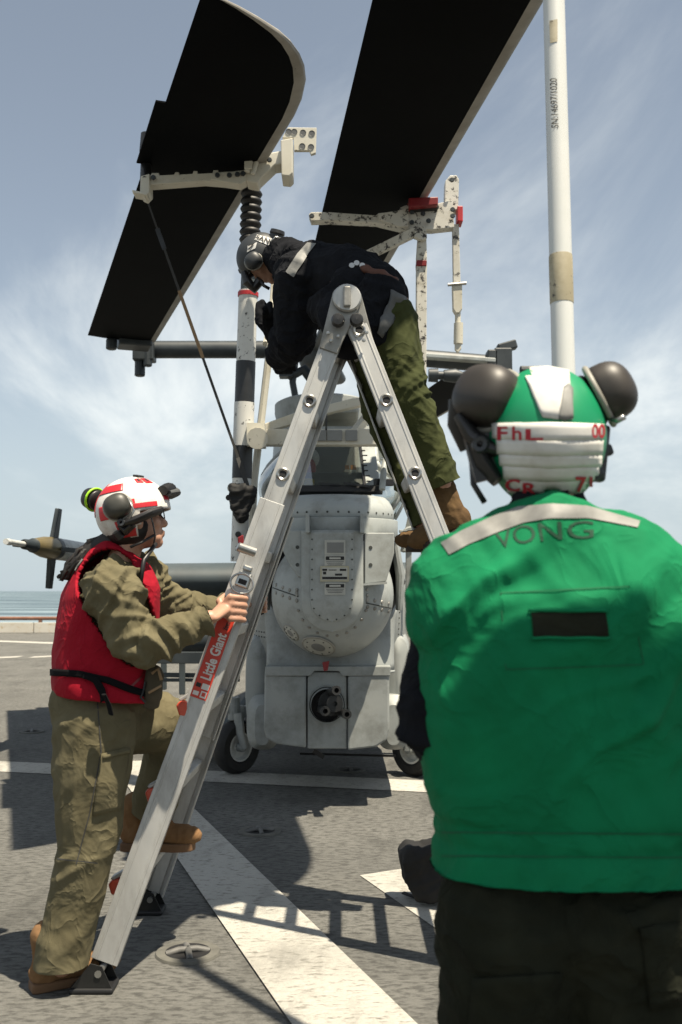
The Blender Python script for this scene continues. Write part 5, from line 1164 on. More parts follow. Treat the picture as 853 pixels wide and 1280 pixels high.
for v in me.vertices:               # stitched-down hem seams
    for z in zs_:
        d = abs(v.co.z - z)
        if d < 0.012: v.co -= v.normal * 0.006 * (1 - d / 0.012)
    if v.co.z < zs_[0]: v.co += v.normal * 0.005 * math.sin(v.co.x * 95 + 2 * math.sin(v.co.z * 40)) * 0.6
cut_at(me, P(706, 1112, 1.76), V((0, 0, -1)), 0.6); smooth_mesh(me, 1)
vest_g = link('green_vest', me, 'green_cloth', man_g)
vb = bvh_of([vest_g])
decal('reflective_band', vb, band([(552, 679), (578, 664), (612, 648), (648, 634), (690, 630), (735, 633), (800, 652)], [(562, 694), (586, 681), (620, 667), (655, 654), (690, 648), (735, 648), (797, 660)]), 40, 4, 'reflective', vest_g, 0.0022)
text_on('lettering', 'VONG', vb, band([(617, 665), (650, 657), (690, 652), (742, 651)], [(622, 687), (655, 680), (692, 675), (742, 673)]), 'ink_green', vest_g, 0.0012)
decal('back_slot', vb, quad((664, 767), (757, 766), (760, 795), (667, 797)), 20, 6, 'dark_trouser', vest_g, 0.0035)
for f in (band([(660, 763), (710, 762), (760, 763)], [(660, 767), (710, 766), (760, 767)]), band([(664, 797), (710, 796.5), (762, 795)], [(664, 800.5), (710, 800), (762, 798.5)])): decal('slot_binding', vb, f, 20, 1, 'green_cloth', vest_g, 0.006, thick=0.004)
for f in (quad((626, 741), (786, 733), (786, 734.3), (626, 742.3)), quad((632, 836), (804, 830), (804, 831.3), (632, 837.3)), quad((625, 741), (626.4, 741), (633.4, 836), (632, 836)), quad((786, 733), (787.4, 733), (805, 830), (803.6, 830)), quad((553, 1039), (853, 1041), (853, 1043.5), (553, 1041.5)), quad((553, 1069), (853, 1071), (853, 1073), (553, 1071))): decal('stitch_line', vb, f, 30, 1, 'green_seam', vest_g, 0.002)
# helmet
hr = (0.112, 0.132, 0.134); hax = (V((1, 0.03, 0.02)).normalized(), V((-0.03, 1, 0)).normalized(), V((-0.02, 0, 1)).normalized()); hcc = P(681, 547, 1.95) + V((0, 0.0, 0.0))
hel = shell(hcc, hax, hr, lambda x, y, z: z > -0.84 and not (z < -0.05 and y > 0.25), 'helmet', 'helmet_green', man_g, 56, 40)
hel_bv = bvh_of([hel])
def hpatch(f, name, matn, nu=14, nv=6, off=0.0085, thick=0.002): return decal(name, hel_bv, f, nu, nv, matn, hel, off, thick=thick)
hpatch(band([(655, 465), (685, 463.5), (709, 468)], [(679, 523), (697, 526), (714, 526)]), 'tape_patch', 'tape_white', off=0.009)
hpatch(band([(703, 488), (708, 484), (713, 490)], [(697, 526), (706, 527), (714, 525)]), 'tape_patch', 'reflective', 6, 6, off=0.0105)
for k, (y0, y1, xl, xr) in enumerate(((529, 549, 621, 748), (548, 567, 626, 748), (566, 581, 629, 747), (579, 597, 633, 744), (594, 613, 637, 738))):
    hpatch(band([(xl, y0 + 1), (685, y0), (xr, y0 + 2)], [(xl + 1, y1 - 1), (685, y1 + 2), (xr - 1, y1)]), 'tape_strip', 'tape_white', 24, 3, off=0.0082 + 0.0006 * (5 - k), thick=0.0008)
for s, x0, y0, x1, y1 in (('F', 628, 534, 640, 550), ('h', 645, 534, 656, 550), ('L', 660, 537, 680, 550), ('00', 734, 531, 749, 548), ('C', 637, 595, 654, 609), ('R', 657, 599, 673, 613), ('71', 716, 592, 735, 610)):
    text_on('lettering', s, hel_bv, quad((x0, y0), (x1, y0), (x1, y1), (x0, y1)), 'ink_red', hel, 0.0122, bold=0.025)
def hq(x, y, z): return hcc + hax[0] * x + hax[1] * y + hax[2] * z
ear_cup(P(611, 497, 1.93), V((-0.62, -0.62, 0.32)), V((0.3, 0, 1)), 1.38, 'cup_brown', hel)
ear_cup(P(757, 492, 1.93), V((0.85, -0.28, 0.42)), V((-0.5, 0.1, 1)), 1.30, 'cup_brown', hel)
m = MB(); m.tube([P(575, 520, 1.93), P(590, 545, 1.92), P(612, 560, 1.92), P(636, 566, 1.9)], [0.020, 0.028, 0.03, 0.018], 12, flat=0.6); m.tube([P(572, 500, 1.95), P(570, 530, 1.96), P(585, 560, 1.97)], 0.018, 10); m.tube([P(588, 545, 1.93), P(604, 580, 1.93), P(622, 602, 1.92)], [0.026, 0.034, 0.020], 12, flat=0.6); m.beam(P(596, 545, 1.93), P(610, 600, 1.93), 0.05, 0.03, (0, -1, 0)); m.build('headset_frame', 'black_plastic', hel, smooth='auto')
m = MB(); m.lathe([(0.006, 0.01), (0.014, 0.012), (0.018, 0.004), (0.018, -0.01)], P(601, 556, 1.90), (-0.3, -1, 0), 18); m.build('headset_pivot', 'helmet_dark', hel, smooth='auto')
m = MB(); m.beam(P(752, 532, 1.93), P(745, 602, 1.93), 0.032, 0.03, (0, -1, 0)); m.beam(P(757, 556, 1.93), P(762, 570, 1.93), 0.02, 0.02, (0, -1, 0)); m.beam(P(738, 585, 1.93), P(747, 600, 1.93), 0.03, 0.05, (0, -1, 0)); m.build('headset_frame', 'helmet_dark', hel, bevel=0.006)
m = MB(); m.tube([P(760, 522, 1.90), P(772, 526, 1.88), P(781, 521, 1.87)], 0.006, 8); m.build('wire_clip', 'steel', hel, smooth=True)
m = MB(); m.tube([P(590, 575, 1.95), P(592, 605, 1.95), P(606, 628, 1.94)], 0.006, 8); m.build('chin_strap', 'black_plastic', hel, smooth=True)

# ---------------------------------------------------------------- crew member in red
rb = G(85, 1238); rb.z = 0
whc = P(170, 650, 3.60)
wS, wE, wW = P(140, 742, 3.44), P(172, 806, 3.42), P(263, 772, 3.50)
wS2, wE2, wW2 = P(178, 726, 3.80), P(222, 765, 3.92), P(303, 756, 4.12)
wh1, wk1, wa1 = P(120, 905, 3.56), P(108, 1060, 3.53), P(78, 1206, 3.54)
wh2, wk2, wa2 = P(150, 900, 3.74), P(222, 905, 3.86), P(190, 1015, 3.96)
wf, wu = V((0.90, 0.38, 0.16)), V((-0.16, 0, 1))
m = MB(); qh, wax = head(m, whc, wf, wu, 1.0)
limb(m, qh(0, -0.025, -0.06), P(152, 706, 3.60), 0.050, 0.058); limb(m, P(145, 730, 3.52), P(165, 726, 3.72), 0.065, 0.065); chain(m, [P(145, 745, 3.6), P(128, 850, 3.62), P(128, 895, 3.63)], [0.11, 0.10, 0.12])
chain(m, [wS, wE, wW], [0.05, 0.04, 0.027]); chain(m, [wS2, wE2, wW2], [0.05, 0.04, 0.027]); chain(m, [wh1, wk1, wa1], [0.09, 0.055, 0.04]); chain(m, [wh2, wk2, wa2], [0.09, 0.055, 0.04])
# near hand closed on the near rail: fingers lie across its face
fr = onrail(wW.z, 0, 0.0).y
palm = P(281, 760, fr - 0.045)
kn = [P(288, 746 + 9.2 * k, fr - 0.062) for k in range(4)]
tp = [[P(299, 747 + 9 * k, fr - 0.050), P(307 - 0.7 * k, 748 + 9 * k, fr - 0.026), P(309 - k, 748.5 + 9 * k, fr + 0.006)] for k in range(4)]
hand(m, wW + V((0.01, 0, 0)), palm, tp, kn, [P(275, 752, fr - 0.02), P(281, 745, fr + 0.015), P(291, 741, fr + 0.045), P(300, 740, fr + 0.05)], 0.026, 0.034, 0.0105)
rf_ = FF.lerp(HF, wW2.z / HZ)
palm2 = rf_ + V((-0.03, 0.04, 0)); kn = [rf_ + V((-0.005, 0.055, 0.03 - 0.02 * k)) for k in range(4)]; tp = [[rf_ + V((0.035, 0.05, 0.03 - 0.02 * k)), rf_ + V((0.055, 0.02, 0.03 - 0.02 * k)), rf_ + V((0.055, -0.015, 0.03 - 0.02 * k))] for k in range(4)]
hand(m, wW2, palm2, tp, kn, [palm2, rf_ + V((-0.05, -0.01, 0.04)), rf_ + V((-0.02, -0.03, 0.05))], 0.026, 0.032)
me = remesh(m, 0.0055, 2, 'person')
man_r = tag(link('person', me, 'skin', loc=rb), 'person in a red vest and red-white helmet gripping the ladder', 'person', 'deck crew at work')
# olive flight suit
m = MB()
chain(m, [wS, wS.lerp(wE, 0.5), wE, wE.lerp(wW, 0.5), wW - (wW - wE).normalized() * 0.005], [0.098, 0.090, 0.076, 0.060, 0.046]); chain(m, [wS2, wE2, wW2], [0.095, 0.072, 0.045]); limb(m, P(143, 735, 3.52), P(168, 728, 3.74), 0.10, 0.10); chain(m, [P(143, 750, 3.6), P(128, 850, 3.62)], [0.13, 0.13])
me = remesh(m, 0.006, 4); folds(me, [(wS, wE, 1.0), (wE, wW, 1.0), (wS2, wE2, 1), (wE2, wW2, 1)], 0.026, 11, 3.0, 6, 0.09, twist=0.7, joint=0.8); cut_at(me, wW - (wW - wE).normalized() * 0.01, wW - wE, 0.1); cut_at(me, wW2, wW2 - wE2, 0.1); link('flight_suit_top', me, 'olive', man_r)
m = MB(); limb(m, P(118, 882, 3.60), P(140, 882, 3.74), 0.158, 0.150)
chain(m, [wh1, wh1.lerp(wk1, 0.45), wk1, wk1.lerp(wa1, 0.5), wa1], [0.146, 0.134, 0.100, 0.094, 0.094]); chain(m, [wh2, wk2, wa2], [0.135, 0.104, 0.085]); limb(m, wh2, wh1, 0.13, 0.13)
me = remesh(m, 0.007, 4); folds(me, [(wh1, wk1, 0.8), (wk1, wa1, 1.0), (wh2, wk2, 1), (wk2, wa2, 1)], 0.017, 8, 3.4, 8, 0.10, twist=1.0, joint=0.1, fine=0.2); cut_at(me, wa1, V((0, 0, -1))); cut_at(me, wa2, wa2 - wk2); trw = link('flight_suit_trousers', me, 'olive', man_r)
tb = bvh_of([trw])
decal('thigh_pocket', tb, quad((126, 942), (162, 934), (150, 1012), (116, 1020)), 10, 12, 'olive', man_r, 0.003, thick=0.006)
decal('pocket_zip', tb, quad((128, 944), (161, 936), (160, 941), (128, 949)), 10, 2, 'olive', man_r, 0.009, thick=0.004)
decal('side_seam', tb, band([(121, 875), (126, 940), (112, 1015), (95, 1080)], [(122.5, 875), (127.5, 940), (113.5, 1015), (96.5, 1080)]), 40, 1, 'strap_grey', man_r, 0.002)
decal('knee_seam', tb, quad((64, 1072), (122, 1078), (122, 1079.5), (64, 1073.5)), 14, 1, 'strap_grey', man_r, 0.002)
# boots
bh = G(38, 1240); bt = G(128, 1222)
boot('boot', bh, bh + (bt - bh).normalized() * 0.285, (0, 0, 1), man_r, 'suede', 'sole', 1.06, 0.17)
rung_z = min(lz, key=lambda z: abs(z - P(200, 1062, 3.96).z)); rp = FN.lerp(HN, rung_z / HZ)
h2, t2 = P(152, 1062, 3.96), P(243, 1050, 3.96); h2.z = t2.z = rung_z + 0.03
boot('boot', h2, t2, (0, 0, 1), man_r, 'suede', 'sole', 1.06, 0.16)
# red vest: thick padded float coat
secs = []
def vring(px, py, d, ha, hb, ang=0.40, e=2.4, dz=0.0):
    c = P(px, py, d); f = V((math.cos(ang), math.sin(ang), 0)); r = V((math.sin(ang), -math.cos(ang), 0)); row = []
    for k in range(56):
        a = 2 * math.pi * k / 56; ca, sa = math.cos(a), math.sin(a)
        x, y = math.copysign(abs(ca) ** (2 / e), ca), math.copysign(abs(sa) ** (2 / e), sa)
        row.append(c + f * (ha * x) + r * (hb * y) + V((0, 0, dz * x)))
    return row
for a in ((158, 690, 3.62, 0.085, 0.082, 0.40, 2.2, -0.05), (152, 704, 3.62, 0.12, 0.13, 0.40, 2.3, -0.05), (147, 722, 3.62, 0.148, 0.185, 0.40, 2.4, -0.04), (139, 750, 3.62, 0.170, 0.205, 0.40, 2.4, -0.02), (134, 785, 3.62, 0.178, 0.205, 0.40, 2.5, 0), (131, 815, 3.62, 0.178, 0.200, 0.40, 2.5, 0), (130, 840, 3.62, 0.176, 0.196, 0.40, 2.5, 0), (131, 856, 3.62, 0.185, 0.205, 0.40, 2.5, -0.015), (133, 872, 3.62, 0.185, 0.205, 0.40, 2.5, -0.02)): secs.append(vring(*a))
me = remesh(loft(secs), 0.008, 4)
aS = wS + V((0.0, -0.05, 0.0)); aEnd = wE.lerp(wW, 0.2)
for v in me.vertices:               # armhole: the vest gives way to the sleeve
    pass
folds(me, [(P(60, 700, 3.5), P(180, 900, 3.6), 1)], 0.010, 8, 2.5, 14, 0.09, joint=0.0); smooth_mesh(me, 1)
# cut the near and far armholes away
bm = bmesh.new(); bm.from_mesh(me); kill = []
for f in bm.faces:
    c = f.calc_center_median()
    for S_, E_, W_, rr in ((wS, wE, wW, 0.108), (wS2, wE2, wW2, 0.10)):
        s2 = S_ + V((0.0, 0, 0.005)); d = E_ - s2; t = max(-0.3, min(1.0, (c - s2).dot(d) / d.length_squared)); q = (c - (s2 + d * t)); q.y *= 0.45
        if q.length < rr * (1 - 0.25 * max(0, t)) and ((S_ is wS and c.y < 3.56) or (S_ is wS2 and c.y > 3.72)): kill.append(f); break
bmesh.ops.delete(bm, geom=kill, context='FACES'); bm.to_mesh(me); bm.free()
vest_r = link('red_vest', me, 'red_cloth', man_r); s_ = vest_r.modifiers.new('s', 'SOLIDIFY'); s_.thickness = 0.012; s_.offset = -1
rv = bvh_of([vest_r])
decal('name_patch', rv, quad((100, 697), (109, 702), (99, 716), (90, 710)), 5, 6, 'reflective', vest_r, 0.004)
decal('waist_belt', rv, band([(66, 836), (100, 838), (135, 846), (165, 858), (190, 866)], [(66, 845), (100, 847), (132, 854), (162, 866), (188, 873)]), 30, 3, 'webbing_black', vest_r, 0.006, thick=0.008)
decal('strap_tail', rv, band([(106, 842), (122, 846), (131, 860), (134, 874)], [(104, 848), (116, 853), (124, 866), (127, 877)]), 14, 3, 'webbing_black', vest_r, 0.012, thick=0.006)
m = MB(); m.tube([P(130, 868, 3.36), P(136, 880, 3.37), P(139, 893, 3.38)], 0.018, 8, flat=0.3); m.build('strap_tail', 'webbing_black', vest_r)
decal('front_seam', rv, band([(190, 818), (176, 845), (158, 862)], [(192, 819), (178, 847), (160, 864)]), 12, 1, 'dark_red', vest_r, 0.002)
# helmet of the crew member in red
wr = (0.105, 0.130, 0.122); wc = qh(0, -0.004, 0.030)
w_hel = shell(wc, wax, wr, lambda x, y, z: z > (-0.10 if y > 0.30 else -0.74) and not (z < -0.05 and y > -0.05), 'helmet', 'helmet_white', man_r, 56, 40)
for a in ((40, 62, 44, 60), (66, 82, 46, 60), (5, 40, 10, 24), (95, 150, 8, 16), (100, 132, -46, -16), (112, 176, 34, 50), (60, 135, 0, 8), (134, 160, -10, 12), (-180, -120, 0, 60)):
    patch(wc, wax, wr, a[0], a[1], a[2], a[3], 0.0075, 'red_panel', 'helmet_red', w_hel)
for a in ((48, 54, 48, 56), (72, 77, 49, 57)): patch(wc, wax, wr, *a, 0.009, 'lettering', 'ink_black', w_hel, 4)
patch(wc, wax, wr, -40, 60, 66, 78, 0.011, 'top_pad', 'black_plastic', w_hel, thick=0.006)
nearr = wax[0] if wax[0].y < 0 else -wax[0]
ear_cup(P(147, 633, 3.47), V((0.05, -1, 0.12)), V((-0.45, 0, 1)), 0.98, 'cup_olive', w_hel)
ear_cup(P(117, 624, 3.70), V((-0.75, 0.5, 0.25)), V((0.3, 0, 1)), 0.90, 'black_plastic', w_hel, rim='lime')
m = MB(); m.tube([P(150, 656, 3.47), P(170, 650, 3.46), P(188, 642, 3.47), P(200, 638, 3.52)], [0.016, 0.022, 0.022, 0.02], 12, flat=0.7); m.tube([P(150, 656, 3.48), P(158, 664, 3.48), P(166, 656, 3.47)], [0.02, 0.024, 0.02], 12, flat=0.6); m.tube([P(146, 664, 3.49), P(152, 672, 3.50)], 0.02, 10); m.build('headset_frame', 'black_plastic', w_hel, smooth='auto')
m = MB(); m.lathe([(0.005, 0.008), (0.012, 0.009), (0.015, 0.003), (0.015, -0.01)], P(152, 653, 3.455), (0, -1, 0), 16); m.build('headset_pivot', 'helmet_dark', w_hel, smooth='auto')
m = MB(); m.tube([P(150, 640, 3.455), P(160, 622, 3.46), P(168, 638, 3.45), P(160, 652, 3.45)], 0.004, 6); m.build('wire_clip', 'steel', w_hel, smooth=True)
m = MB(); gq = lambda x, y, z: wc + wax[0] * x + wax[1] * y + wax[2] * z
m.tube([gq(0.075, 0.10, 0.055), gq(0.04, 0.132, 0.062), gq(0, 0.142, 0.064), gq(-0.04, 0.132, 0.062), gq(-0.075, 0.10, 0.055)], [0.022, 0.03, 0.03, 0.03, 0.022], 12, flat=0.8); gg = m.build('goggles', 'black_plastic', w_hel, smooth='auto')
m = MB(); m.tube([gq(0.072, 0.118, 0.045), gq(0.04, 0.150, 0.050), gq(0, 0.162, 0.052), gq(-0.04, 0.150, 0.050)], [0.016, 0.024, 0.024, 0.024], 12, flat=0.7); m.build('goggle_lens', 'reflective_dim', w_hel, smooth='auto')
m = MB(); m.tube([qh(0.078, 0.035, 0.02), qh(0.080, 0.042, -0.03), qh(0.070, 0.045, -0.075), qh(0.045, 0.035, -0.112), qh(0, 0.03, -0.122)], 0.009, 8, flat=0.35); m.tube([qh(0.074, 0.04, -0.07), qh(0.078, -0.01, -0.09), qh(0.075, -0.05, -0.10)], 0.010, 8, flat=0.5); m.tube([qh(0.06, 0.045, -0.10), P(180, 700, 3.50), P(176, 728, 3.47)], 0.008, 8); m.build('chin_strap', 'black_plastic', w_hel, smooth=True)
m = MB()
for s in (-1, 1):
    m.tube([qh(s * 0.033 + 0.024 * math.cos(2 * math.pi * k / 16), 0.098 - 0.006 * abs(math.cos(2 * math.pi * k / 16)), 0.006 + 0.017 * math.sin(2 * math.pi * k / 16)) for k in range(17)], 0.0022, 6, cap=False)
    m.tube([qh(s * 0.057, 0.092, 0.012), qh(s * 0.074, 0.06, 0.012), qh(s * 0.080, 0.0, 0.008)], 0.0025, 6)
m.build('glasses', 'ink_black', man_r, smooth=True)
m = MB()
for s in (-1, 1): m.ell(qh(s * 0.030, 0.080, 0.006), (0.011, 0.006, 0.008), wax, 12, 8)
m.build('eyes', 'black_plastic', man_r, smooth=True)
# ponytail
m = MB(); rnd = random.Random(3)
for k in range(46):
    j = lambda s: V((rnd.uniform(-s, s), rnd.uniform(-s, s), rnd.uniform(-s, s)))
    m.tube([P(138, 676, 3.60) + j(0.02), P(118, 684, 3.58) + j(0.022), P(103, 694, 3.56) + j(0.024), P(92, 708, 3.55) + j(0.022), P(82, 720, 3.55) + j(0.016), P(76, 721, 3.55) + j(0.012)], [0.012, 0.011, 0.010, 0.008, 0.005, 0.0015], 6)
m.tube([P(150, 672, 3.58), P(132, 678, 3.58), P(112, 688, 3.57), P(96, 702, 3.555), P(86, 714, 3.55)], [0.04, 0.034, 0.028, 0.022, 0.010], 10); m.build('ponytail', 'hair', man_r, smooth=True)
m = MB(); m.ell(qh(0, -0.03, -0.03), (0.080, 0.088, 0.07), wax, 20, 12); m.build('hair_nape', 'hair', man_r, smooth=True)
# gloves hooked on the belt
gl = empty('work_gloves', P(190, 870, 3.5), 'pair of worn brown work gloves hanging at the belt of the red-vested crew member', 'gloves')
m = MB(); gd = 3.50
limb(m, P(193, 842, gd), P(191, 868, gd), 0.032, 0.036, 0.6, V((0, 1, 0)))
for k in range(4): limb(m, P(183 + 5 * k, 866, gd), P(181.5 + 5 * k, 886 - abs(k - 1.5) * 2, gd), 0.011, 0.009)
limb(m, P(198, 855, gd), P(203, 845, gd), 0.012, 0.010)
me = remesh(m, 0.006, 2); link('glove', me, 'glove', gl)
m = MB(); m.tube([P(186, 866, gd - 0.035), P(202, 857, gd - 0.035)], 0.005, 6); m.tube([P(190, 842, gd - 0.03), P(198, 836, gd - 0.03), P(202, 850, gd - 0.03)], 0.006, 6); m.build('cuff_trim', 'strap_tan', gl, smooth=True)
m = MB(); m.tube([P(182, 852, 3.48), P(180, 862, 3.48), P(176, 872, 3.47), P(182, 878, 3.47)], 0.004, 8); m.build('carabiner', 'gunmetal', gl, smooth='auto')

# ---------------------------------------------------------------- crew member on the ladder
MD = 4.10
mhc = P(331, 326, 4.78)
mS, mE, mW = P(374, 350, 4.36), P(366, 420, 4.45), P(350, 447, 4.66)
mS2, mE2, mW2 = P(376, 345, 4.68), P(350, 418, 4.76), P(335, 400, 4.66)
mhip = P(484, 392, MD); mh1, mk1, ma1 = P(484, 404, 4.02), P(510, 505, 3.98), P(553, 606, 4.02)
mh2, mk2, ma2 = P(464, 404, 4.20), P(474, 508, 4.28), P(531, 655, 4.22)
mf, mu = V((-0.55, 0.05, -0.83)), V((-0.80, 0, 0.55))
m = MB(); qm, max_ = head(m, mhc, mf, mu, 0.93)
limb(m, qm(0, -0.03, -0.05), P(366, 335, 4.55), 0.052, 0.06); limb(m, mS.lerp(mS2, 0.1), mS2, 0.07, 0.07); chain(m, [P(378, 345, 4.5), P(430, 360, 4.3), mhip], [0.12, 0.12, 0.11])
chain(m, [mS, mE, mW], [0.05, 0.04, 0.028]); chain(m, [mS2, mE2, mW2], [0.05, 0.04, 0.028]); chain(m, [mh1, mk1, ma1], [0.09, 0.06, 0.045]); chain(m, [mh2, mk2, ma2], [0.09, 0.06, 0.045])
me = remesh(m, 0.007, 2, 'person'); base = P(545, 676, 4.0)
man_b = tag(link('person', me, 'skin', loc=base), 'person in a dark jacket and olive trousers bent over at the top of the ladder', 'person', 'deck crew at work')
m = MB()
chain(m, [mS, mE, mW], [0.112, 0.095, 0.062]); chain(m, [mS2, mE2, mW2], [0.095, 0.072, 0.055]); limb(m, mS, mS2, 0.11, 0.11); chain(m, [P(376, 342, 4.52), P(402, 343, 4.42), P(435, 352, 4.28), P(472, 374, 4.14)], [0.125, 0.140, 0.150, 0.135]); limb(m, P(352, 322, 4.66), P(375, 335, 4.52), 0.078, 0.11)
me = remesh(m, 0.008, 3); folds(me, [(mS, mE, 1), (mE, mW, 1), (mS2, mE2, 1), (P(372, 345, 4.5), mhip, 1)], 0.022, 9, 3, 17); jk = link('jacket', me, 'navy_cloth', man_b)
jb = bvh_of([jk])
decal('reflective_band', jb, band([(385, 304), (372, 318), (358, 340)], [(396, 305), (383, 322), (368, 346)]), 16, 5, 'reflective', jk, 0.005)
# apron / tool bag hanging from the hips, belt
m = MB(); chain(m, [P(442, 366, 4.10), P(430, 395, 4.05), P(436, 425, 4.05)], [0.12, 0.12, 0.075], 0.9); chain(m, [P(476, 372, 3.99), P(462, 408, 3.95), P(462, 412, 3.95)], [0.10, 0.085, 0.06]); limb(m, P(425, 385, 4.10), P(404, 385, 4.2), 0.11, 0.07)
me = remesh(m, 0.010, 4); folds(me, [(P(440, 350, 4), P(440, 430, 4), 1)], 0.018, 10, 5, 19); ap = link('tool_apron', me, 'navy_cloth', man_b)
apb = bvh_of([ap, jk])
decal('grey_flap', apb, band([(489, 364), (504, 370), (506, 378)], [(470, 415), (476, 422), (481, 412)]), 10, 10, 'reflective_dim', man_b, 0.012, thick=0.006)
m = MB(); m.tube([P(402, 374, 4.20), P(425, 352, 4.10), P(450, 336, 4.06), P(475, 345, 3.99), P(495, 354, 3.99)], [0.02, 0.03, 0.04, 0.038, 0.028], 10, flat=0.55)
me = remesh(m, 0.008, 2); folds(me, [(P(404, 372, 4.2), P(497, 352, 3.95), 1)], 0.014, 22, 8, 21); link('safety_harness', me, 'brown_leather', man_b)
m = MB()
for x, y in ((440, 333), (446, 330), (453, 333)): m.lathe([(0.0005, 0.01), (0.012, 0.01), (0.014, 0)], P(x, y, 4.02), (0, -1, 0.2), 10)
m.build('harness_buckle', 'steel', man_b)
m = MB(); limb(m, mh1, mh2, 0.125, 0.12); chain(m, [mh1, mh1.lerp(mk1, 0.5), mk1, mk1.lerp(ma1, 0.5), ma1], [0.125, 0.105, 0.088, 0.086, 0.072]); chain(m, [mh2, mk2, ma2], [0.115, 0.072, 0.056])
me = remesh(m, 0.007, 3); folds(me, [(mh1, mk1, 1), (mk1, ma1, 1.1), (mh2, mk2, 1), (mk2, ma2, 1)], 0.017, 10, 3.2, 27, 0.09, twist=0.8, joint=0.5, fine=0.35); cut_at(me, ma1, ma1 - mk1); cut_at(me, ma2, ma2 - mk2); link('trousers', me, 'olive_green', man_b)
up_b = (mk1 - ma1).normalized()
bo = boot('boot', P(590, 664, 4.02), P(532, 690, 4.06), V((-0.25, 0, 1)), man_b, 'suede_brown', 'sole_dark', 1.12, 0.24)
boot('boot', P(560, 690, 4.2), P(508, 690, 4.2), V((-0.1, 0, 1)), man_b, 'suede_brown', 'sole_dark', 1.0, 0.2)
# gloves (worn)
m = MB(); w_ = mW2; palm = P(331, 388, 4.58)
hand(m, w_, palm, [[P(323, 380 + 5 * k, 4.55), P(322, 388 + 5 * k, 4.54), P(326, 394 + 4 * k, 4.53)] for k in range(4)], [P(328, 378 + 4 * k, 4.56) for k in range(4)], [palm, P(338, 380, 4.53), P(339, 390, 4.52)], 0.03, 0.042, 0.013)
me = remesh(m, 0.006, 2); link('work_glove', me, 'navy_cloth', man_b)
m = MB(); palm = P(352, 452, 4.70)
hand(m, mW, palm, [[P(346 + 6 * k, 459, 4.72), P(346 + 6 * k, 464, 4.75), P(348 + 5 * k, 466, 4.79)] for k in range(4)], [P(346 + 5 * k, 455, 4.71) for k in range(4)], [palm, P(366, 455, 4.68), P(368, 462, 4.70)], 0.03, 0.042, 0.013)
me = remesh(m, 0.006, 2); link('work_glove', me, 'navy_cloth', man_b)
# helmet
mr = (0.094, 0.116, 0.110); mc = qm(0, -0.004, 0.03)
m_hel = shell(mc, max_, mr, lambda x, y, z: z > (-0.05 if y > 0.2 else -0.66), 'helmet', 'helmet_dark', man_b, 48, 34)
mhb = bvh_of([m_hel])
decal('tape_strip', mhb, band([(322, 295), (340, 300), (352, 310)], [(319, 301), (336, 308), (347, 317)]), 12, 3, 'tape_white', m_hel, 0.0085)
decal('tape_strip', mhb, band([(311, 308), (322, 304)], [(310, 316), (320, 311)]), 8, 4, 'tape_white', m_hel, 0.0085)
decal('tape_strip', mhb, band([(332, 316), (338, 314), (342, 326)], [(331, 332), (335, 333), (338, 330)]), 8, 6, 'tape_white', m_hel, 0.0085)
text_on('lettering', 'SANDOX', mhb, band([(322, 296), (340, 301), (350, 310)], [(320, 300), (337, 307), (347, 316)]), 'ink_black', m_hel, 0.0125, bold=0.03)
text_on('lettering', '6', mhb, quad((330, 315), (336, 317), (335, 323), (329, 321)), 'ink_black', m_hel, 0.0125, bold=0.03)
text_on('lettering', '7', mhb, quad((312, 308), (320, 305), (318, 311), (311, 314)), 'ink_black', m_hel, 0.0125, bold=0.03)
ear_cup(P(317, 326, 4.66), V((-0.05, -1, 0.0)), V((-0.6, 0, 0.7)), 0.86, 'helmet_dark', m_hel)
m = MB(); c = P(346, 295, 4.74); m.lathe([(0.001, 0.03), (0.034, 0.028), (0.038, 0.012), (0.034, 0.004), (0.038, -0.01), (0.036, -0.04)], c, V((0.25, -0.2, 1)), 22); m.build('goggles', 'black_plastic', m_hel, smooth='auto')
m = MB(); m.tube([P(338, 303, 4.69), P(345, 296, 4.69), P(354, 299, 4.71)], 0.005, 6); m.build('goggle_strap', 'steel', m_hel, smooth=True)
m = MB(); m.tube([P(305, 340, 4.71), P(309, 352, 4.71), P(318, 360, 4.73), P(326, 350, 4.71)], [0.02, 0.032, 0.036, 0.03], 12, flat=0.8); m.build('headset_frame', 'black_plastic', m_hel, smooth='auto')
m = MB(); m.tube([P(326, 351, 4.69), P(330, 357, 4.69), P(337, 361, 4.69)], 0.008, 8); m.build('microphone_boom', 'black_plastic', m_hel, smooth=True)

# ================================================================== LOOSE ITEMS
bg = empty('equipment_bag', G(530, 1122), 'small crumpled black bag lying on the deck beside the green-vested crew member', 'bag')
m = MB(); c = G(532, 1120); m.plate([(504, 1072), (512, 1063), (528, 1066), (552, 1058), (560, 1125), (523, 1128), (513, 1112), (505, 1098)], 4.42, 0.16)
me = remesh(m, 0.010, 2)
for v in me.vertices: v.co.z = max(v.co.z, 0.006)
folds(me, [(c + V((-0.1, 0, 0.2)), c + V((0.2, 0, 0.02)), 1)], 0.03, 12, 5, 31, joint=0.2); 
for v in me.vertices: v.co.z = max(v.co.z, 0.006)
link('bag_body', me, 'bag_black', bg)
m = MB(); m.tube([c + V((-0.10, -0.02, 0.02)), c + V((-0.02, -0.10, 0.012)), c + V((0.08, -0.10, 0.02)), c + V((0.15, -0.04, 0.05))], 0.014, 8, flat=0.4); m.build('strap', 'bag_black', bg, smooth=True)
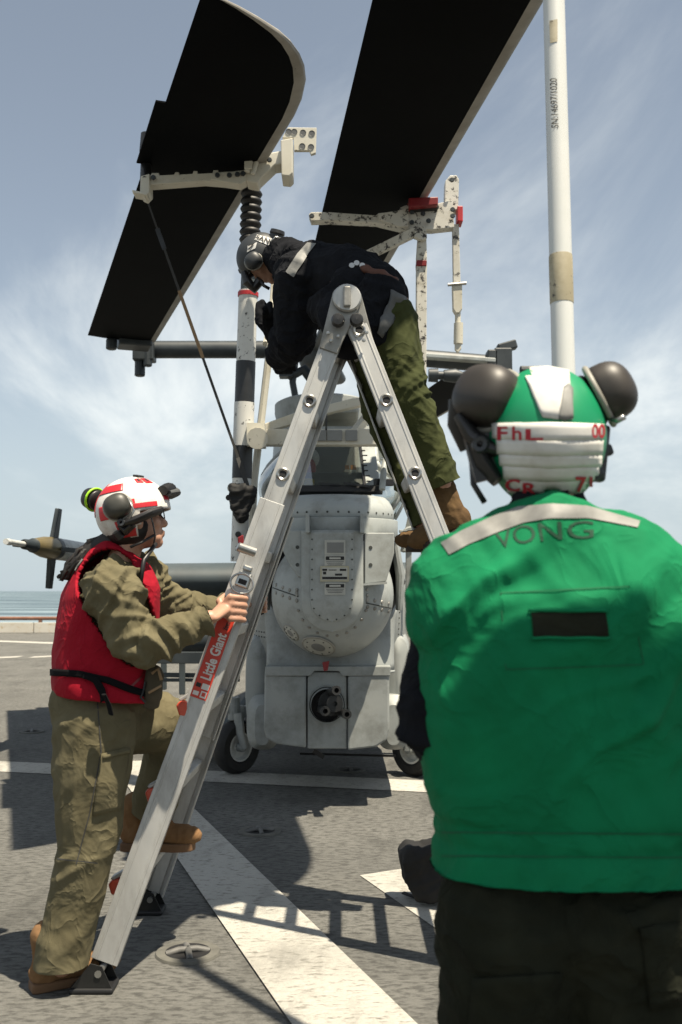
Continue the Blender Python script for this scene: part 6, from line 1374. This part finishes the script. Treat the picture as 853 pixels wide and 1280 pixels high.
# equipment trolley beyond the red vest
tr = empty('equipment_trolley', (P(225, 850, 9.2).x, 9.2, 0), 'dark low equipment trolley with small wheels behind the red-vested crew member', 'trolley')
def tb_(name, a, b, w_, h_, matn='heli_dark'):
    mm = MB(); mm.beam(a, b, w_, h_); mm.build(name, matn, tr, bevel=0.006)
tb_('frame_rail', P(165, 822, 8.7), P(300, 822, 8.7), 0.06, 0.10, 'hub_dark'); tb_('frame_rail', P(165, 843, 9.0), P(300, 845, 9.0), 0.04, 0.04); tb_('frame_rail', P(165, 850, 9.0), P(300, 850, 9.0), 0.03, 0.03)
tb_('post', P(228, 822, 8.9), P(228, 868, 8.9), 0.05, 0.05); tb_('post', P(205, 822, 9.3), P(205, 862, 9.3), 0.05, 0.05)
m = MB(); m.tube([P(200, 800, 9.0), P(262, 800, 9.0)], [0.14, 0.14], 18); m.build('bottle', 'hub_dark', tr, smooth='auto')
for x in (250, 190):
    c = P(x, 852, 8.9); m = MB(); m.lathe([(0.08, 0.05), (0.17, 0.05), (0.18, 0.02), (0.18, -0.02), (0.17, -0.05), (0.08, -0.05)], V((c.x, c.y, 0.182)), V((0.3, -1, 0)), 26); m.build('trolley_wheel', 'tyre', tr, smooth='auto')

# stand added out of view right of the camera: its plank shades the green vest
ws = empty('added_shade_stand', (2.4, 2.0, 0), 'tall grey stand added out of view, its overhead plank shading the green vest', 'stand')
SZ = 3.75
def sb(name, a, b, w_, h_): 
    mm = MB(); mm.beam(a, b, w_, h_); mm.build(name, 'heli_grey', ws, bevel=0.004)
for x in (2.35, 3.3):
    for y in (0.5, 3.05): sb('post', V((x, y, 0)), V((x, y, SZ + 0.9)), 0.07, 0.07)
for k in range(3):
    mm = MB(); mm.box((2.83 + 0.0 * k, 0.72 + 0.5 * k, SZ + 0.05), (1.9, 0.47, 0.04)); mm.build('floor_plank', 'heli_grey', ws, bevel=0.005)
sb('side_beam', V((2.35, 0.5, SZ)), V((2.35, 3.05, SZ)), 0.08, 0.08); sb('side_beam', V((3.3, 0.5, SZ)), V((3.3, 3.05, SZ)), 0.08, 0.08)
for z in (SZ + 0.45, SZ + 0.9): sb('guard_rail', V((3.3, 0.5, z)), V((3.3, 3.05, z)), 0.04, 0.04)
mm = MB(); mm.box((1.06, 0.93, SZ - 0.02), (0.64, 0.46, 0.03)); mm.build('shade_plank', 'heli_grey', ws, bevel=0.005)
sb('plank_arm', V((1.2, 0.93, SZ - 0.07)), V((2.35, 0.93, SZ - 0.07)), 0.06, 0.06)
